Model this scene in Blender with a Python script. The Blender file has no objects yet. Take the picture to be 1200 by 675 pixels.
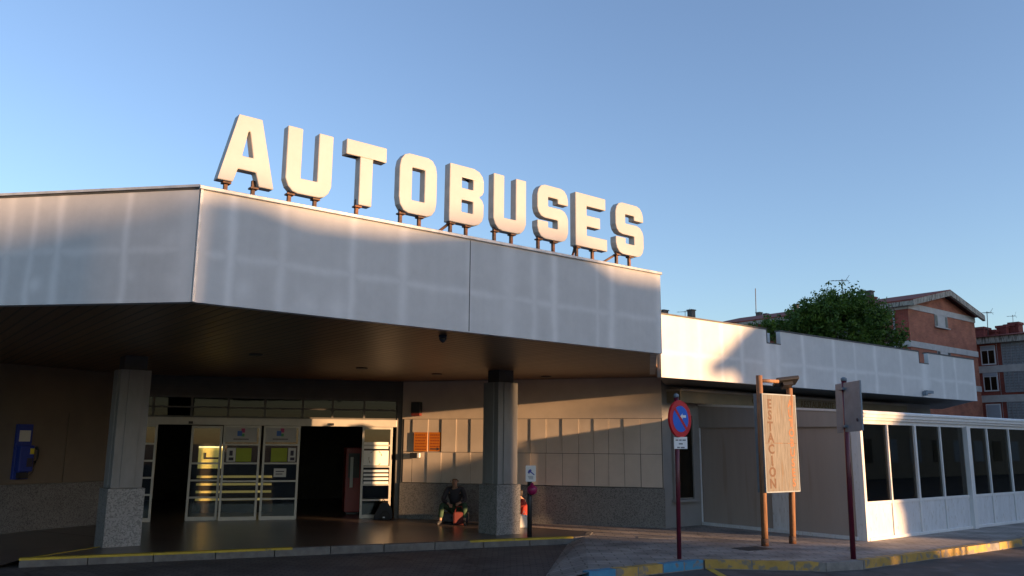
import bpy, bmesh, math, random
from mathutils import Vector, Matrix
R = math.radians
random.seed(7)
SC = bpy.context.scene
COL = SC.collection

# ------------------------------------------------------------------ camera
F_PX, PITCH, ROLL, EYE = 970.0, R(10.7), R(0.4), 2.0
cam_d = bpy.data.cameras.new('camera')
cam = bpy.data.objects.new('camera', cam_d); COL.objects.link(cam)
_rt, _up, _fw = Vector((1, 0, 0)), Vector((0, -math.sin(PITCH), math.cos(PITCH))), Vector((0, math.cos(PITCH), math.sin(PITCH)))
RT = _rt * math.cos(ROLL) + _up * math.sin(ROLL)
UP = -_rt * math.sin(ROLL) + _up * math.cos(ROLL)
mw = Matrix((RT, UP, -_fw)).transposed().to_4x4(); mw.translation = Vector((0, 0, EYE))
cam.matrix_world = mw
cam_d.sensor_width = 36.0; cam_d.lens = 36.0 * F_PX / 1200.0
cam_d.clip_start = 0.1; cam_d.clip_end = 3000
SC.camera = cam

# ------------------------------------------------------------------ sky, sun, exposure
SUN_AZ, SUN_EL = 117.3, 4.8           # compass direction towards the sun (from +Y clockwise)
w = bpy.data.worlds.new('World'); SC.world = w; w.use_nodes = True
nt = w.node_tree; bg = nt.nodes['Background']
sky = nt.nodes.new('ShaderNodeTexSky'); sky.sky_type = 'NISHITA'; sky.sun_disc = False
sky.sun_elevation = R(SUN_EL); sky.sun_rotation = R(SUN_AZ)
sky.air_density = 1.0; sky.dust_density = 0.5; sky.ozone_density = 3.0
hs = nt.nodes.new('ShaderNodeHueSaturation'); hs.inputs['Saturation'].default_value = .90; hs.inputs['Hue'].default_value = .503; hs.inputs['Value'].default_value = 1.12
tn = nt.nodes.new('ShaderNodeMix'); tn.data_type = 'RGBA'; tn.blend_type = 'MULTIPLY'; tn.inputs[0].default_value = 1; tn.inputs[7].default_value = (1.09, .99, .99, 1)
nt.links.new(sky.outputs[0], hs.inputs['Color']); nt.links.new(hs.outputs[0], tn.inputs[6]); nt.links.new(tn.outputs[2], bg.inputs[0]); bg.inputs[1].default_value = 0.15
sun_d = bpy.data.lights.new('sun', 'SUN'); sun_d.energy = 5.0; sun_d.angle = R(0.53); sun_d.color = (1.0, 0.58, 0.28)
sun = bpy.data.objects.new('sun', sun_d); COL.objects.link(sun)
_h = Vector((-math.sin(R(SUN_AZ)), -math.cos(R(SUN_AZ)), 0))          # the way the light travels, level
sun.rotation_euler = (_h * math.cos(R(SUN_EL)) + Vector((0, 0, -math.sin(R(SUN_EL))))).to_track_quat('-Z', 'Y').to_euler()
sun.location = (30, -20, 20)
SC.view_settings.view_transform = 'Standard'; SC.view_settings.look = 'None'
SC.view_settings.exposure = 1.45; SC.view_settings.gamma = 1.0
SC.render.engine = 'CYCLES'
SC.cycles.max_bounces = 8; SC.cycles.diffuse_bounces = 4; SC.cycles.transparent_max_bounces = 16
SC.render.resolution_x = 1024; SC.render.resolution_y = 576

# ------------------------------------------------------------------ geometry helpers
EYEP = Vector((0, 0, EYE))
def ray(x, y): return _fw + RT * ((x - 600) / F_PX) - UP * ((y - 337.5) / F_PX)
def onz(x, y, z):
    d = ray(x, y); return EYEP + d * ((z - EYE) / d.z)
def onY(x, y, Y):
    d = ray(x, y); return EYEP + d * (Y / d.y)

class MB:
    """collects faces (with metre UVs) for ONE mesh object"""
    def __init__(s): s.v = []; s.f = []; s.uv = []; s.sm = []
    def face(s, pts, uvs=None, smooth=False):
        i = len(s.v); s.v += [Vector(p) for p in pts]; s.f.append(list(range(i, i + len(pts))))
        s.uv.append(uvs or [(0, 0)] * len(pts)); s.sm.append(smooth)
    def hexa(s, c):
        """c: 8 corners, bottom 4 ccw then top 4"""
        a, b = Vector(c[0]), Vector(c[1])
        def L(p, q): return (Vector(q) - Vector(p)).length
        for idx in ((3, 2, 1, 0), (4, 5, 6, 7), (0, 1, 5, 4), (1, 2, 6, 5), (2, 3, 7, 6), (3, 0, 4, 7)):
            p = [Vector(c[k]) for k in idx]
            w_, h_ = L(p[0], p[1]), L(p[1], p[2])
            s.face(p, [(0, 0), (w_, 0), (w_, h_), (0, h_)])
    def box(s, x0, x1, y0, y1, z0, z1):
        s.hexa([(x0, y0, z0), (x1, y0, z0), (x1, y1, z0), (x0, y1, z0), (x0, y0, z1), (x1, y0, z1), (x1, y1, z1), (x0, y1, z1)])
    def tube(s, pts, rad, n=12, caps=True, smooth=True):
        pts = [Vector(p) for p in pts]; rad = rad if isinstance(rad, (list, tuple)) else [rad] * len(pts)
        rings = []
        for i, p in enumerate(pts):
            t = (pts[min(i + 1, len(pts) - 1)] - pts[max(i - 1, 0)]).normalized()
            a = t.cross(Vector((0, 0, 1)) if abs(t.z) < .95 else Vector((1, 0, 0))).normalized(); b = a.cross(t)
            rings.append([p + (a * math.cos(k * 2 * math.pi / n) + b * math.sin(k * 2 * math.pi / n)) * rad[i] for k in range(n)])
        base = len(s.v)
        for r_ in rings: s.v += r_
        for i in range(len(rings) - 1):
            for k in range(n):
                k2 = (k + 1) % n
                s.f.append([base + i * n + k, base + i * n + k2, base + (i + 1) * n + k2, base + (i + 1) * n + k])
                u0, u1 = k / n, (k + 1) / n; v0 = pts[i].z; v1 = pts[i + 1].z
                s.uv.append([(u0, v0), (u1, v0), (u1, v1), (u0, v1)]); s.sm.append(smooth)
        if caps:
            s.f.append([base + k for k in reversed(range(n))]); s.uv.append([(0, 0)] * n); s.sm.append(False)
            o = base + (len(rings) - 1) * n
            s.f.append([o + k for k in range(n)]); s.uv.append([(0, 0)] * n); s.sm.append(False)
    def prism(s, poly, z0, z1, top=True, bottom=True, sides=True):
        """poly: list of (x,y) ccw; z0/z1 numbers or per-vertex lists"""
        n = len(poly); Z0 = z0 if isinstance(z0, list) else [z0] * n; Z1 = z1 if isinstance(z1, list) else [z1] * n
        if top: s.face([(p[0], p[1], Z1[i]) for i, p in enumerate(poly)], [(p[0], p[1]) for p in poly])
        if bottom: s.face([(poly[i][0], poly[i][1], Z0[i]) for i in reversed(range(n))], [tuple(poly[i][:2]) for i in reversed(range(n))])
        if sides:
            for i in range(n):
                j = (i + 1) % n; a, b = poly[i], poly[j]; L = math.hypot(b[0] - a[0], b[1] - a[1])
                s.face([(a[0], a[1], Z0[i]), (b[0], b[1], Z0[j]), (b[0], b[1], Z1[j]), (a[0], a[1], Z1[i])], [(0, Z0[i]), (L, Z0[j]), (L, Z1[j]), (0, Z1[i])])
    def build(s, name, mat, parent=None, bevel=0, weld=True):
        off = parent_world(parent)
        me = bpy.data.meshes.new(name)
        me.from_pydata([v - off for v in s.v], [], s.f)
        uvl = me.uv_layers.new(name='UVMap')
        k = 0
        for f in s.uv:
            for c in f: uvl.data[k].uv = c; k += 1
        for p, sm in zip(me.polygons, s.sm): p.use_smooth = sm
        me.materials.append(mat)
        if weld:
            bm = bmesh.new(); bm.from_mesh(me); bmesh.ops.remove_doubles(bm, verts=bm.verts, dist=1e-5); bm.to_mesh(me); bm.free()
        o = bpy.data.objects.new(name, me); COL.objects.link(o)
        if parent: o.parent = parent
        if bevel:
            m = o.modifiers.new('bevel', 'BEVEL'); m.width = bevel; m.segments = 2; m.limit_method = 'ANGLE'; m.angle_limit = R(40)
        return o
def parent_world(p):
    v = Vector((0, 0, 0))
    while p: v = v + p.location; p = p.parent
    return v
def tag(o, label=None, cat=None, group=None, kind=None):
    if label: o['label'] = label
    if cat: o['category'] = cat
    if group: o['group'] = group
    if kind: o['kind'] = kind
    return o
def thing(name, label, cat, loc, group=None):
    o = bpy.data.objects.new(name, None); COL.objects.link(o); o.location = loc; o.empty_display_size = .2
    return tag(o, label, cat, group)

class FR:
    """a vertical plane: origin P, compass direction az of 'along'; d = metres out from it towards the viewer's side"""
    def __init__(s, P, az):
        s.P = Vector((P[0], P[1], 0)); a = R(az); s.a = Vector((math.sin(a), math.cos(a), 0)); s.n = Vector((math.cos(a), -math.sin(a), 0))
    def pt(s, u, d, z): return s.P + s.a * u + s.n * d + Vector((0, 0, z))
    def px(s, x, y, d=0):
        r_ = ray(x, y); o = s.P + s.n * d; t = ((o - EYEP).dot(s.n)) / r_.dot(s.n); q = EYEP + r_ * t
        return (q - s.P).dot(s.a), q.z
    def box(s, mb, u0, u1, d0, d1, z0, z1):
        """d1 is the viewer's side"""
        c = [s.pt(u0, d1, z0), s.pt(u1, d1, z0), s.pt(u1, d0, z0), s.pt(u0, d0, z0), s.pt(u0, d1, z1), s.pt(u1, d1, z1), s.pt(u1, d0, z1), s.pt(u0, d0, z1)]
        i = len(mb.f); mb.hexa(c)
        # UVs in metres along the wall and height
        U = [u0, u1, u1, u0, u0, u1, u1, u0]; D = [d1, d1, d0, d0] * 2; Z = [z0] * 4 + [z1] * 4
        for k, idx in enumerate(((3, 2, 1, 0), (4, 5, 6, 7), (0, 1, 5, 4), (1, 2, 6, 5), (2, 3, 7, 6), (3, 0, 4, 7))):
            if k < 2: mb.uv[i + k] = [(U[j], D[j]) for j in idx]
            elif k in (2, 4): mb.uv[i + k] = [(U[j], Z[j]) for j in idx]
            else: mb.uv[i + k] = [(D[j] + U[j], Z[j]) for j in idx]
    def poly(s, mb, pts, d0, d1):
        """extrude an outline in the plane (list of (u,z), ccw as seen) from depth d0 (back) to d1 (front)"""
        n = len(pts)
        mb.face([s.pt(u, d1, z) for u, z in pts], [(u, z) for u, z in pts])
        mb.face([s.pt(u, d0, z) for u, z in reversed(pts)], [(u, z) for u, z in reversed(pts)])
        for i in range(n):
            a, b = pts[i], pts[(i + 1) % n]
            mb.face([s.pt(a[0], d1, a[1]), s.pt(a[0], d0, a[1]), s.pt(b[0], d0, b[1]), s.pt(b[0], d1, b[1])], [(0, 0), (d1 - d0, 0), (d1 - d0, 1), (0, 1)])

def text_obj(name, txt, fr, u, z, size, d, mat, parent=None, depth=.003, spacing=1.0, ax='LEFT', sx=1.0, bold=0.0):
    """flat lettering standing on plane fr"""
    c = bpy.data.curves.new(name, 'FONT'); c.body = txt; c.size = size; c.extrude = depth; c.space_character = spacing; c.align_x = ax; c.offset = bold
    c.resolution_u = 3
    t = bpy.data.objects.new('tmp', c); COL.objects.link(t)
    dg = bpy.context.evaluated_depsgraph_get(); me = bpy.data.meshes.new_from_object(t.evaluated_get(dg))
    bpy.data.objects.remove(t); 
    off = parent_world(parent)
    for v in me.vertices: v.co = fr.pt(u + v.co.x * sx, d + v.co.z, z + v.co.y) - off
    me.materials.clear(); me.materials.append(mat)
    me.name = name
    o = bpy.data.objects.new(name, me); COL.objects.link(o)
    if parent: o.parent = parent
    return o

# ------------------------------------------------------------------ materials
def new_mat(name):
    m = bpy.data.materials.new(name); m.use_nodes = True; return m, m.node_tree, m.node_tree.nodes['Principled BSDF']
def mat(name, col, rough=.6, metal=0, var=.12, scale=3.0, bump=0, bscale=60, spec=.5, stretch=None, uv=False, spots=None):
    """base colour with soft procedural variation, small bump"""
    m, t, p = new_mat(name); N = t.nodes; L = t.links
    p.inputs['Roughness'].default_value = rough; p.inputs['Metallic'].default_value = metal
    p.inputs['Specular IOR Level'].default_value = spec
    tc = N.new('ShaderNodeTexCoord'); mp = N.new('ShaderNodeMapping'); L.new(tc.outputs['UV' if uv else 'Object'], mp.inputs[0])
    if stretch: mp.inputs['Scale'].default_value = stretch
    nz = N.new('ShaderNodeTexNoise'); nz.inputs['Scale'].default_value = scale; nz.inputs['Detail'].default_value = 6; nz.inputs['Roughness'].default_value = .62
    L.new(mp.outputs[0], nz.inputs['Vector'])
    rp = N.new('ShaderNodeValToRGB'); rp.color_ramp.elements[0].position = .3; rp.color_ramp.elements[1].position = .7
    rp.color_ramp.elements[0].color = tuple(c * (1 - var) for c in col) + (1,); rp.color_ramp.elements[1].color = tuple(min(1, c * (1 + var)) for c in col) + (1,)
    L.new(nz.outputs[0], rp.inputs[0]); out = rp.outputs[0]
    if spots:
        sc_, amt, c2 = spots
        n2 = N.new('ShaderNodeTexNoise'); n2.inputs['Scale'].default_value = sc_; n2.inputs['Detail'].default_value = 3; L.new(mp.outputs[0], n2.inputs['Vector'])
        r2 = N.new('ShaderNodeValToRGB'); r2.color_ramp.elements[0].position = 1 - amt - .08; r2.color_ramp.elements[1].position = 1 - amt + .02; L.new(n2.outputs[0], r2.inputs[0])
        mx = N.new('ShaderNodeMix'); mx.data_type = 'RGBA'; L.new(r2.outputs[0], mx.inputs[0]); L.new(out, mx.inputs[6]); mx.inputs[7].default_value = tuple(c2) + (1,); out = mx.outputs[2]
    L.new(out, p.inputs['Base Color'])
    if bump:
        nb = N.new('ShaderNodeTexNoise'); nb.inputs['Scale'].default_value = bscale; nb.inputs['Detail'].default_value = 4; L.new(mp.outputs[0], nb.inputs['Vector'])
        b = N.new('ShaderNodeBump'); b.inputs['Strength'].default_value = bump; b.inputs['Distance'].default_value = .01; L.new(nb.outputs[0], b.inputs['Height']); L.new(b.outputs[0], p.inputs['Normal'])
    return m
def emit(name, col, s):
    m, t, p = new_mat(name); p.inputs['Base Color'].default_value = tuple(col) + (1,); p.inputs['Emission Color'].default_value = tuple(col) + (1,); p.inputs['Emission Strength'].default_value = s; return m
def glass(name, tint=(.8, .85, .85), refl=1.0, rough=.02):
    m = bpy.data.materials.new(name); m.use_nodes = True; t = m.node_tree; N = t.nodes; N.remove(N['Principled BSDF'])
    tr = N.new('ShaderNodeBsdfTransparent'); tr.inputs[0].default_value = tuple(tint) + (1,)
    gl = N.new('ShaderNodeBsdfGlossy'); gl.inputs['Roughness'].default_value = rough; gl.inputs[0].default_value = (.9, .9, .9, 1)
    fr = N.new('ShaderNodeFresnel'); fr.inputs[0].default_value = 1.5
    ml = N.new('ShaderNodeMath'); ml.operation = 'MULTIPLY'; ml.inputs[1].default_value = 1.6 * refl; t.links.new(fr.outputs[0], ml.inputs[0])
    mx = N.new('ShaderNodeMixShader'); t.links.new(ml.outputs[0], mx.inputs[0]); t.links.new(tr.outputs[0], mx.inputs[1]); t.links.new(gl.outputs[0], mx.inputs[2])
    t.links.new(mx.outputs[0], N['Material Output'].inputs[0]); return m
def brick_mat(name, c1, c2, mortar, bw, bh, ms=.01, rough=.85, bump=.4, var=.3, offset=.5):
    m, t, p = new_mat(name); N = t.nodes; L = t.links; p.inputs['Roughness'].default_value = rough
    tc = N.new('ShaderNodeTexCoord'); b = N.new('ShaderNodeTexBrick'); L.new(tc.outputs['UV'], b.inputs['Vector'])
    b.inputs['Color1'].default_value = tuple(c1) + (1,); b.inputs['Color2'].default_value = tuple(c2) + (1,); b.inputs['Mortar'].default_value = tuple(mortar) + (1,)
    b.inputs['Scale'].default_value = 1; b.inputs['Brick Width'].default_value = bw; b.inputs['Row Height'].default_value = bh; b.inputs['Mortar Size'].default_value = ms; b.offset = offset
    b.inputs['Mortar Smooth'].default_value = .3
    nz = N.new('ShaderNodeTexNoise'); nz.inputs['Scale'].default_value = 1.3; nz.inputs['Detail'].default_value = 8; L.new(tc.outputs['UV'], nz.inputs['Vector'])
    mr = N.new('ShaderNodeMapRange'); mr.inputs[1].default_value = .3; mr.inputs[2].default_value = .7; mr.inputs[3].default_value = 1 - var; mr.inputs[4].default_value = 1 + var * .6; L.new(nz.outputs[0], mr.inputs[0])
    mx = N.new('ShaderNodeMix'); mx.data_type = 'RGBA'; mx.blend_type = 'MULTIPLY'; mx.inputs[0].default_value = 1; L.new(b.outputs[0], mx.inputs[6]); L.new(mr.outputs[0], mx.inputs[7]); L.new(mx.outputs[2], p.inputs['Base Color'])
    bp = N.new('ShaderNodeBump'); bp.inputs['Strength'].default_value = bump; bp.inputs['Distance'].default_value = .01; bp.invert = True; L.new(b.outputs['Fac'], bp.inputs['Height']); L.new(bp.outputs[0], p.inputs['Normal'])
    return m
def granite(name, c1=(.30, .29, .28), c2=(.12, .12, .12), scale=55):
    m, t, p = new_mat(name); N = t.nodes; L = t.links; p.inputs['Roughness'].default_value = .55
    tc = N.new('ShaderNodeTexCoord'); v = N.new('ShaderNodeTexVoronoi'); v.inputs['Scale'].default_value = scale; L.new(tc.outputs['Object'], v.inputs['Vector'])
    r = N.new('ShaderNodeValToRGB'); e = r.color_ramp.elements; e[0].color = tuple(c2) + (1,); e[1].color = tuple(min(1, c * 1.25) for c in c1) + (1,); e[0].position = .12; e[1].position = .75
    m2 = r.color_ramp.elements.new(.4); m2.color = tuple(c1) + (1,)
    sep = N.new('ShaderNodeSeparateColor'); L.new(v.outputs['Color'], sep.inputs[0]); L.new(sep.outputs[0], r.inputs[0])
    nz = N.new('ShaderNodeTexNoise'); nz.inputs['Scale'].default_value = 2.0; nz.inputs['Detail'].default_value = 5; L.new(tc.outputs['Object'], nz.inputs['Vector'])
    mr = N.new('ShaderNodeMapRange'); mr.inputs[3].default_value = .8; mr.inputs[4].default_value = 1.2; L.new(nz.outputs[0], mr.inputs[0])
    mx = N.new('ShaderNodeMix'); mx.data_type = 'RGBA'; mx.blend_type = 'MULTIPLY'; mx.inputs[0].default_value = 1; L.new(r.outputs[0], mx.inputs[6]); L.new(mr.outputs[0], mx.inputs[7]); L.new(mx.outputs[2], p.inputs['Base Color'])
    return m
def fascia_mat(name, col, lines, zmid, hseed=0.0, streak=(), spots=(), tilt=0.0):
    """pale weathered sheet cladding: cleaner bands where the frame behind touches it (lines: positions in metres along, zmid: height)"""
    m, t, p = new_mat(name); N = t.nodes; L = t.links; p.inputs['Roughness'].default_value = .42; p.inputs['Specular IOR Level'].default_value = .35
    tc = N.new('ShaderNodeTexCoord'); sp = N.new('ShaderNodeSeparateXYZ'); L.new(tc.outputs['UV'], sp.inputs[0])
    nz = N.new('ShaderNodeTexNoise'); nz.inputs['Scale'].default_value = 1.7; nz.inputs['Detail'].default_value = 5; L.new(tc.outputs['UV'], nz.inputs['Vector'])
    def math_(op, a, b=None, c=None):
        n = N.new('ShaderNodeMath'); n.operation = op
        for i, v in enumerate((a, b, c)):
            if v is None: continue
            if isinstance(v, (int, float)): n.inputs[i].default_value = v
            else: L.new(v, n.inputs[i])
        return n.outputs[0]
    wob = math_('MULTIPLY_ADD', nz.outputs[0], .10, -.05)
    U = math_('ADD', sp.outputs[0], wob); V = math_('ADD', math_('ADD', sp.outputs[1], wob), math_('MULTIPLY', sp.outputs[0], -tilt))
    def band(x, c, wdt, amp):
        d = math_('ABSOLUTE', math_('SUBTRACT', x, c)); g = math_('DIVIDE', d, wdt); g = math_('MULTIPLY', math_('MULTIPLY', g, g), -1.0); g = math_('EXPONENT', g)
        return math_('MULTIPLY', g, amp)
    tot = band(V, zmid, .055, .5)
    for c, wd, a in lines: tot = math_('MAXIMUM', tot, band(U, c, wd, a))
    for (cx, cz, rr, a) in spots:
        tot = math_('MAXIMUM', tot, math_('MULTIPLY', band(U, cx, rr, a), band(V, cz, rr * 1.1, 1.0)))
    # vertical run-off streaks
    mp = N.new('ShaderNodeMapping'); mp.inputs['Scale'].default_value = (9, .5, 1); mp.inputs['Location'].default_value = (hseed, 0, 0); L.new(tc.outputs['UV'], mp.inputs[0])
    n2 = N.new('ShaderNodeTexNoise'); n2.inputs['Scale'].default_value = 1.0; n2.inputs['Detail'].default_value = 7; L.new(mp.outputs[0], n2.inputs['Vector'])
    st = math_('MULTIPLY_ADD', n2.outputs[0], .18, -.09)
    n3 = N.new('ShaderNodeTexNoise'); n3.inputs['Scale'].default_value = 4.0; n3.inputs['Detail'].default_value = 9; n3.inputs['Roughness'].default_value = .7; L.new(tc.outputs['UV'], n3.inputs['Vector'])
    cl = math_('MULTIPLY_ADD', n3.outputs[0], .46, -.23)
    f = math_('ADD', math_('ADD', math_('MULTIPLY', tot, .6), st), cl)
    f = math_('ADD', f, math_('MULTIPLY_ADD', nz.outputs[0], .3, .05))
    r = N.new('ShaderNodeValToRGB'); e = r.color_ramp.elements; e[0].color = tuple(c * .74 for c in col) + (1,); e[1].color = tuple(min(.85, c * 1.22) for c in col) + (1,)
    L.new(f, r.inputs[0]); L.new(r.outputs[0], p.inputs['Base Color'])
    return m

M = {}
M['white'] = mat('white_aluminium', (.66, .66, .66), .4, var=.07, scale=2, bump=.03, stretch=(4, 4, .7))
M['white2'] = mat('white_panel', (.60, .61, .63), .45, var=.10, scale=2.2, stretch=(3, 3, .8), spots=(9, .34, (.48, .47, .45)))
M['cap'] = mat('fascia_cap_metal', (.45, .46, .47), .45, metal=.3, var=.25, scale=6)
M['capdark'] = mat('dark_flashing', (.07, .07, .07), .7, var=.4, scale=5)
M['conc'] = mat('painted_concrete', (.26, .25, .24), .8, var=.10, scale=1.6, bump=.15, bscale=40)
M['concL'] = mat('column_render', (.24, .235, .23), .7, var=.12, scale=2.5, bump=.12, bscale=50, stretch=(2, 2, .6))
M['colside'] = M['concL']
M['tan'] = mat('tan_wall_panels', (.15, .12, .09), .75, var=.1, scale=1.5, bump=.1)
M['granite'] = granite('granite_base', (.22, .215, .21), (.13, .13, .13), 48)
M['granitew'] = granite('granite_wall', (.15, .145, .14), (.08, .078, .075), 60)
M['alu'] = mat('door_aluminium', (.40, .375, .335), .38, metal=.2, var=.08, scale=3)
M['aludark'] = mat('dark_bronze_frame', (.10, .095, .09), .5, metal=.3, var=.2)
M['beam'] = mat('grey_beam_cladding', (.075, .07, .067), .6, var=.15)
M['black'] = mat('black_paint', (.02, .02, .022), .45, var=.3)
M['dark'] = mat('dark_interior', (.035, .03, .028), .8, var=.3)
M['rust'] = mat('rusty_steel', (.10, .055, .035), .75, metal=.2, var=.5, scale=14, spots=(7, .42, (.22, .09, .04)))
M['maroon'] = mat('maroon_enamel', (.10, .008, .022), .35, var=.2, scale=5)
M['red'] = mat('red_sign_paint', (.50, .012, .02), .4, var=.08)
M['blue'] = mat('blue_sign_paint', (.012, .12, .58), .4, var=.06)
M['signwhite'] = mat('sign_white', (.72, .72, .72), .45, var=.05)
M['galv'] = mat('galvanised_steel', (.17, .215, .26), .55, metal=.0, var=.16, scale=5)
M['wood'] = mat('weathered_post_wood', (.24, .12, .06), .75, var=.4, scale=6, stretch=(5, 5, .5), bump=.3, bscale=30)
M['ochreboard'] = mat('weathered_signboard', (.115, .108, .10), .7, var=.42, scale=6, stretch=(7, 7, .5), spots=(2.5, .36, (.11, .08, .055)), bump=.3, bscale=25)
M['brown_letter'] = mat('faded_brown_letters', (.07, .03, .015), .7, var=.3, scale=20)
M['orange_letter'] = mat('faded_orange_letters', (.22, .085, .03), .7, var=.25, scale=20)
M['beige'] = mat('beige_roller_sheet', (.33, .28, .25), .6, var=.06, scale=1.2, stretch=(3.5, 3.5, .3), spots=(1.1, .34, (.29, .235, .20)))
M['khaki'] = mat('khaki_signboard', (.22, .19, .13), .6, var=.12, scale=2)
M['gold'] = mat('dull_gold_letters', (.12, .085, .03), .5, metal=.3, var=.2)
M['magenta'] = mat('magenta_plastic', (.30, .012, .09), .35, var=.1)
M['phone'] = mat('blue_payphone_plastic', (.01, .035, .26), .4, var=.12)
M['yellow'] = mat('yellow_plastic', (.62, .50, .03), .5)
M['paper'] = mat('paper', (.55, .54, .50), .8, var=.06)
M['green_paper'] = mat('lime_poster', (.30, .36, .03), .7, var=.08)
M['orange_paper'] = mat('orange_notice', (.55, .17, .012), .7, var=.06)
M['ink'] = mat('dark_print', (.035, .03, .05), .7)
M['darkorange'] = mat('notice_print', (.28, .05, .008), .7)
M['roof_tile'] = mat('red_roof_tiles', (.20, .05, .035), .85, var=.35, scale=3, bump=.5, bscale=12)
M['redbrick_ch'] = mat('chimney_brick', (.17, .035, .028), .85, var=.25, scale=6)
M['chim'] = mat('chimney_cowl', (.10, .09, .085), .8, var=.3, scale=8)
M['brick'] = brick_mat('orange_red_brick', (.42, .14, .075), (.33, .10, .058), (.28, .17, .12), .25, .075, .006)
M['brick2'] = brick_mat('dark_red_brick', (.32, .065, .042), (.25, .05, .034), (.24, .13, .10), .25, .075, .006)
M['band'] = mat('pale_render_band', (.46, .44, .42), .8, var=.15, scale=2.5)
M['eave'] = mat('stained_eave', (.36, .33, .28), .8, var=.35, scale=4, stretch=(4, 4, .6), spots=(3.5, .42, (.10, .09, .075)))
M['winglass'] = glass('window_glass', (.16, .2, .24), 1.4)
M['lattice'] = mat('lattice_blocks', (.26, .26, .27), .8, var=.15)
M['shutter'] = mat('roller_shutter', (.34, .37, .42), .55, var=.06)
M['doorglass'] = glass('door_glass', (.72, .74, .70), .5)
M['darkglass'] = glass('dark_tinted_glass', (.42, .40, .35), .45, .015)
M['blk'] = mat('block_panel', (.54, .46, .385), .8, var=.08, scale=2.0, bump=.12, bscale=60)
M['tactile'] = mat('black_rubber', (.02, .02, .02), .8)

# ------------------------------------------------------------------ ground
ZP = .13
def asphalt(name, c=(.062, .057, .056)):
    return mat(name, c, .85, var=.22, scale=1.2, bump=.5, bscale=90, spots=(2.4, .40, tuple(x * 1.45 for x in c)))
M['asphalt'] = asphalt('asphalt')
def add_cracks(m, scale, wdt, dark):
    t = m.node_tree; N = t.nodes; L = t.links; p = N['Principled BSDF']; src = p.inputs['Base Color'].links[0].from_socket
    tc = N.new('ShaderNodeTexCoord'); nz = N.new('ShaderNodeTexNoise'); nz.inputs['Scale'].default_value = 1.6; nz.inputs['Detail'].default_value = 6; L.new(tc.outputs['Object'], nz.inputs['Vector'])
    ad = N.new('ShaderNodeMix'); ad.data_type = 'RGBA'; ad.blend_type = 'LINEAR_LIGHT'; ad.inputs[0].default_value = .35; L.new(tc.outputs['Object'], ad.inputs[6]); L.new(nz.outputs['Color'], ad.inputs[7])
    v = N.new('ShaderNodeTexVoronoi'); v.feature = 'DISTANCE_TO_EDGE'; v.inputs['Scale'].default_value = scale; L.new(ad.outputs[2], v.inputs['Vector'])
    r = N.new('ShaderNodeValToRGB'); r.color_ramp.elements[0].position = 0; r.color_ramp.elements[0].color = (dark, dark, dark, 1); r.color_ramp.elements[1].position = wdt; r.color_ramp.elements[1].color = (1, 1, 1, 1); L.new(v.outputs['Distance'], r.inputs[0])
    mx = N.new('ShaderNodeMix'); mx.data_type = 'RGBA'; mx.blend_type = 'MULTIPLY'; mx.inputs[0].default_value = 1; L.new(src, mx.inputs[6]); L.new(r.outputs[0], mx.inputs[7]); L.new(mx.outputs[2], p.inputs['Base Color'])
add_cracks(M['asphalt'], .35, .012, .35)
M['setts'] = brick_mat('dark_setts', (.125, .105, .095), (.09, .078, .073), (.045, .04, .037), .22, .11, .012, .72, .6, .35)
M['pave'] = brick_mat('pavement_tiles', (.34, .30, .265), (.29, .257, .23), (.16, .14, .12), .40, .20, .012, .8, .5, .45)
M['floor'] = brick_mat('polished_floor_tiles', (.11, .083, .068), (.095, .073, .06), (.05, .04, .035), .40, .40, .006, .28, .15, .2, 0)
M['kerb'] = mat('kerb_concrete', (.20, .185, .17), .85, var=.3, scale=6, bump=.3)
def worn_paint(name, col, under=(.17, .155, .14), amt=.34):
    return mat(name, col, .75, var=.22, scale=4, bump=.25, spots=(7, amt, under))
M['ykerb'] = worn_paint('worn_yellow_kerb_paint', (.42, .26, .06), (.20, .17, .13), .42)
M['bkerb'] = worn_paint('worn_blue_kerb_paint', (.05, .21, .34))
M['yline'] = worn_paint('worn_yellow_edge_line', (.46, .32, .03), (.13, .11, .09), .30)
def struct(o): o['kind'] = 'structure'; return o
g = MB(); g.face([(-900, -900, -.004), (900, -900, -.004), (900, 900, -.004), (-900, 900, -.004)], [(-900, -900), (900, -900), (900, 900), (-900, 900)])
struct(g.build('road', M['asphalt']))
K = [onz(690, 671, ZP), onz(825, 657, ZP), onz(968, 660, ZP), onz(1012, 657.5, ZP), onz(1200, 632.5, ZP)]
K = [Vector((k.x, k.y, 0)) for k in K]
K.append(K[4] + (K[4] - K[3]).normalized() * 60)
g = MB()
fc = [(-40, 3), (1.0, 3), (K[0].x - .55, K[0].y - .3), (1.2, 17.9), (-7.85, 13.98), (-13, 13.5), (-40, 14)]
g.prism(fc, 0, .0, bottom=False, sides=False); o = g.build('forecourt_paving', M['setts'])
struct(o)
# pavement to the right, raised, with a ramped left edge
pp = [tuple(k.xy) for k in K] + [(60, 110), (-4, 110), (-4, 24), (-2.6, 22.2), (1.75, 18.75), (1.55, 17.95)]
add_cracks(M['setts'], .22, .010, .5); add_cracks(M['pave'], .30, .006, .55)
g = MB(); g.prism(pp, 0, ZP, bottom=False, sides=False)
a, b = Vector(pp[-1]), Vector(pp[0])
g.face([(b.x - .75, b.y - .35, .003), (b.x, b.y, ZP), (a.x, a.y, ZP), (a.x - .35, a.y - .15, .003)], [(b.x - .75, b.y), (b.x, b.y), (a.x, a.y), (a.x - .35, a.y)])
struct(g.build('pavement', M['pave']))
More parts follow.
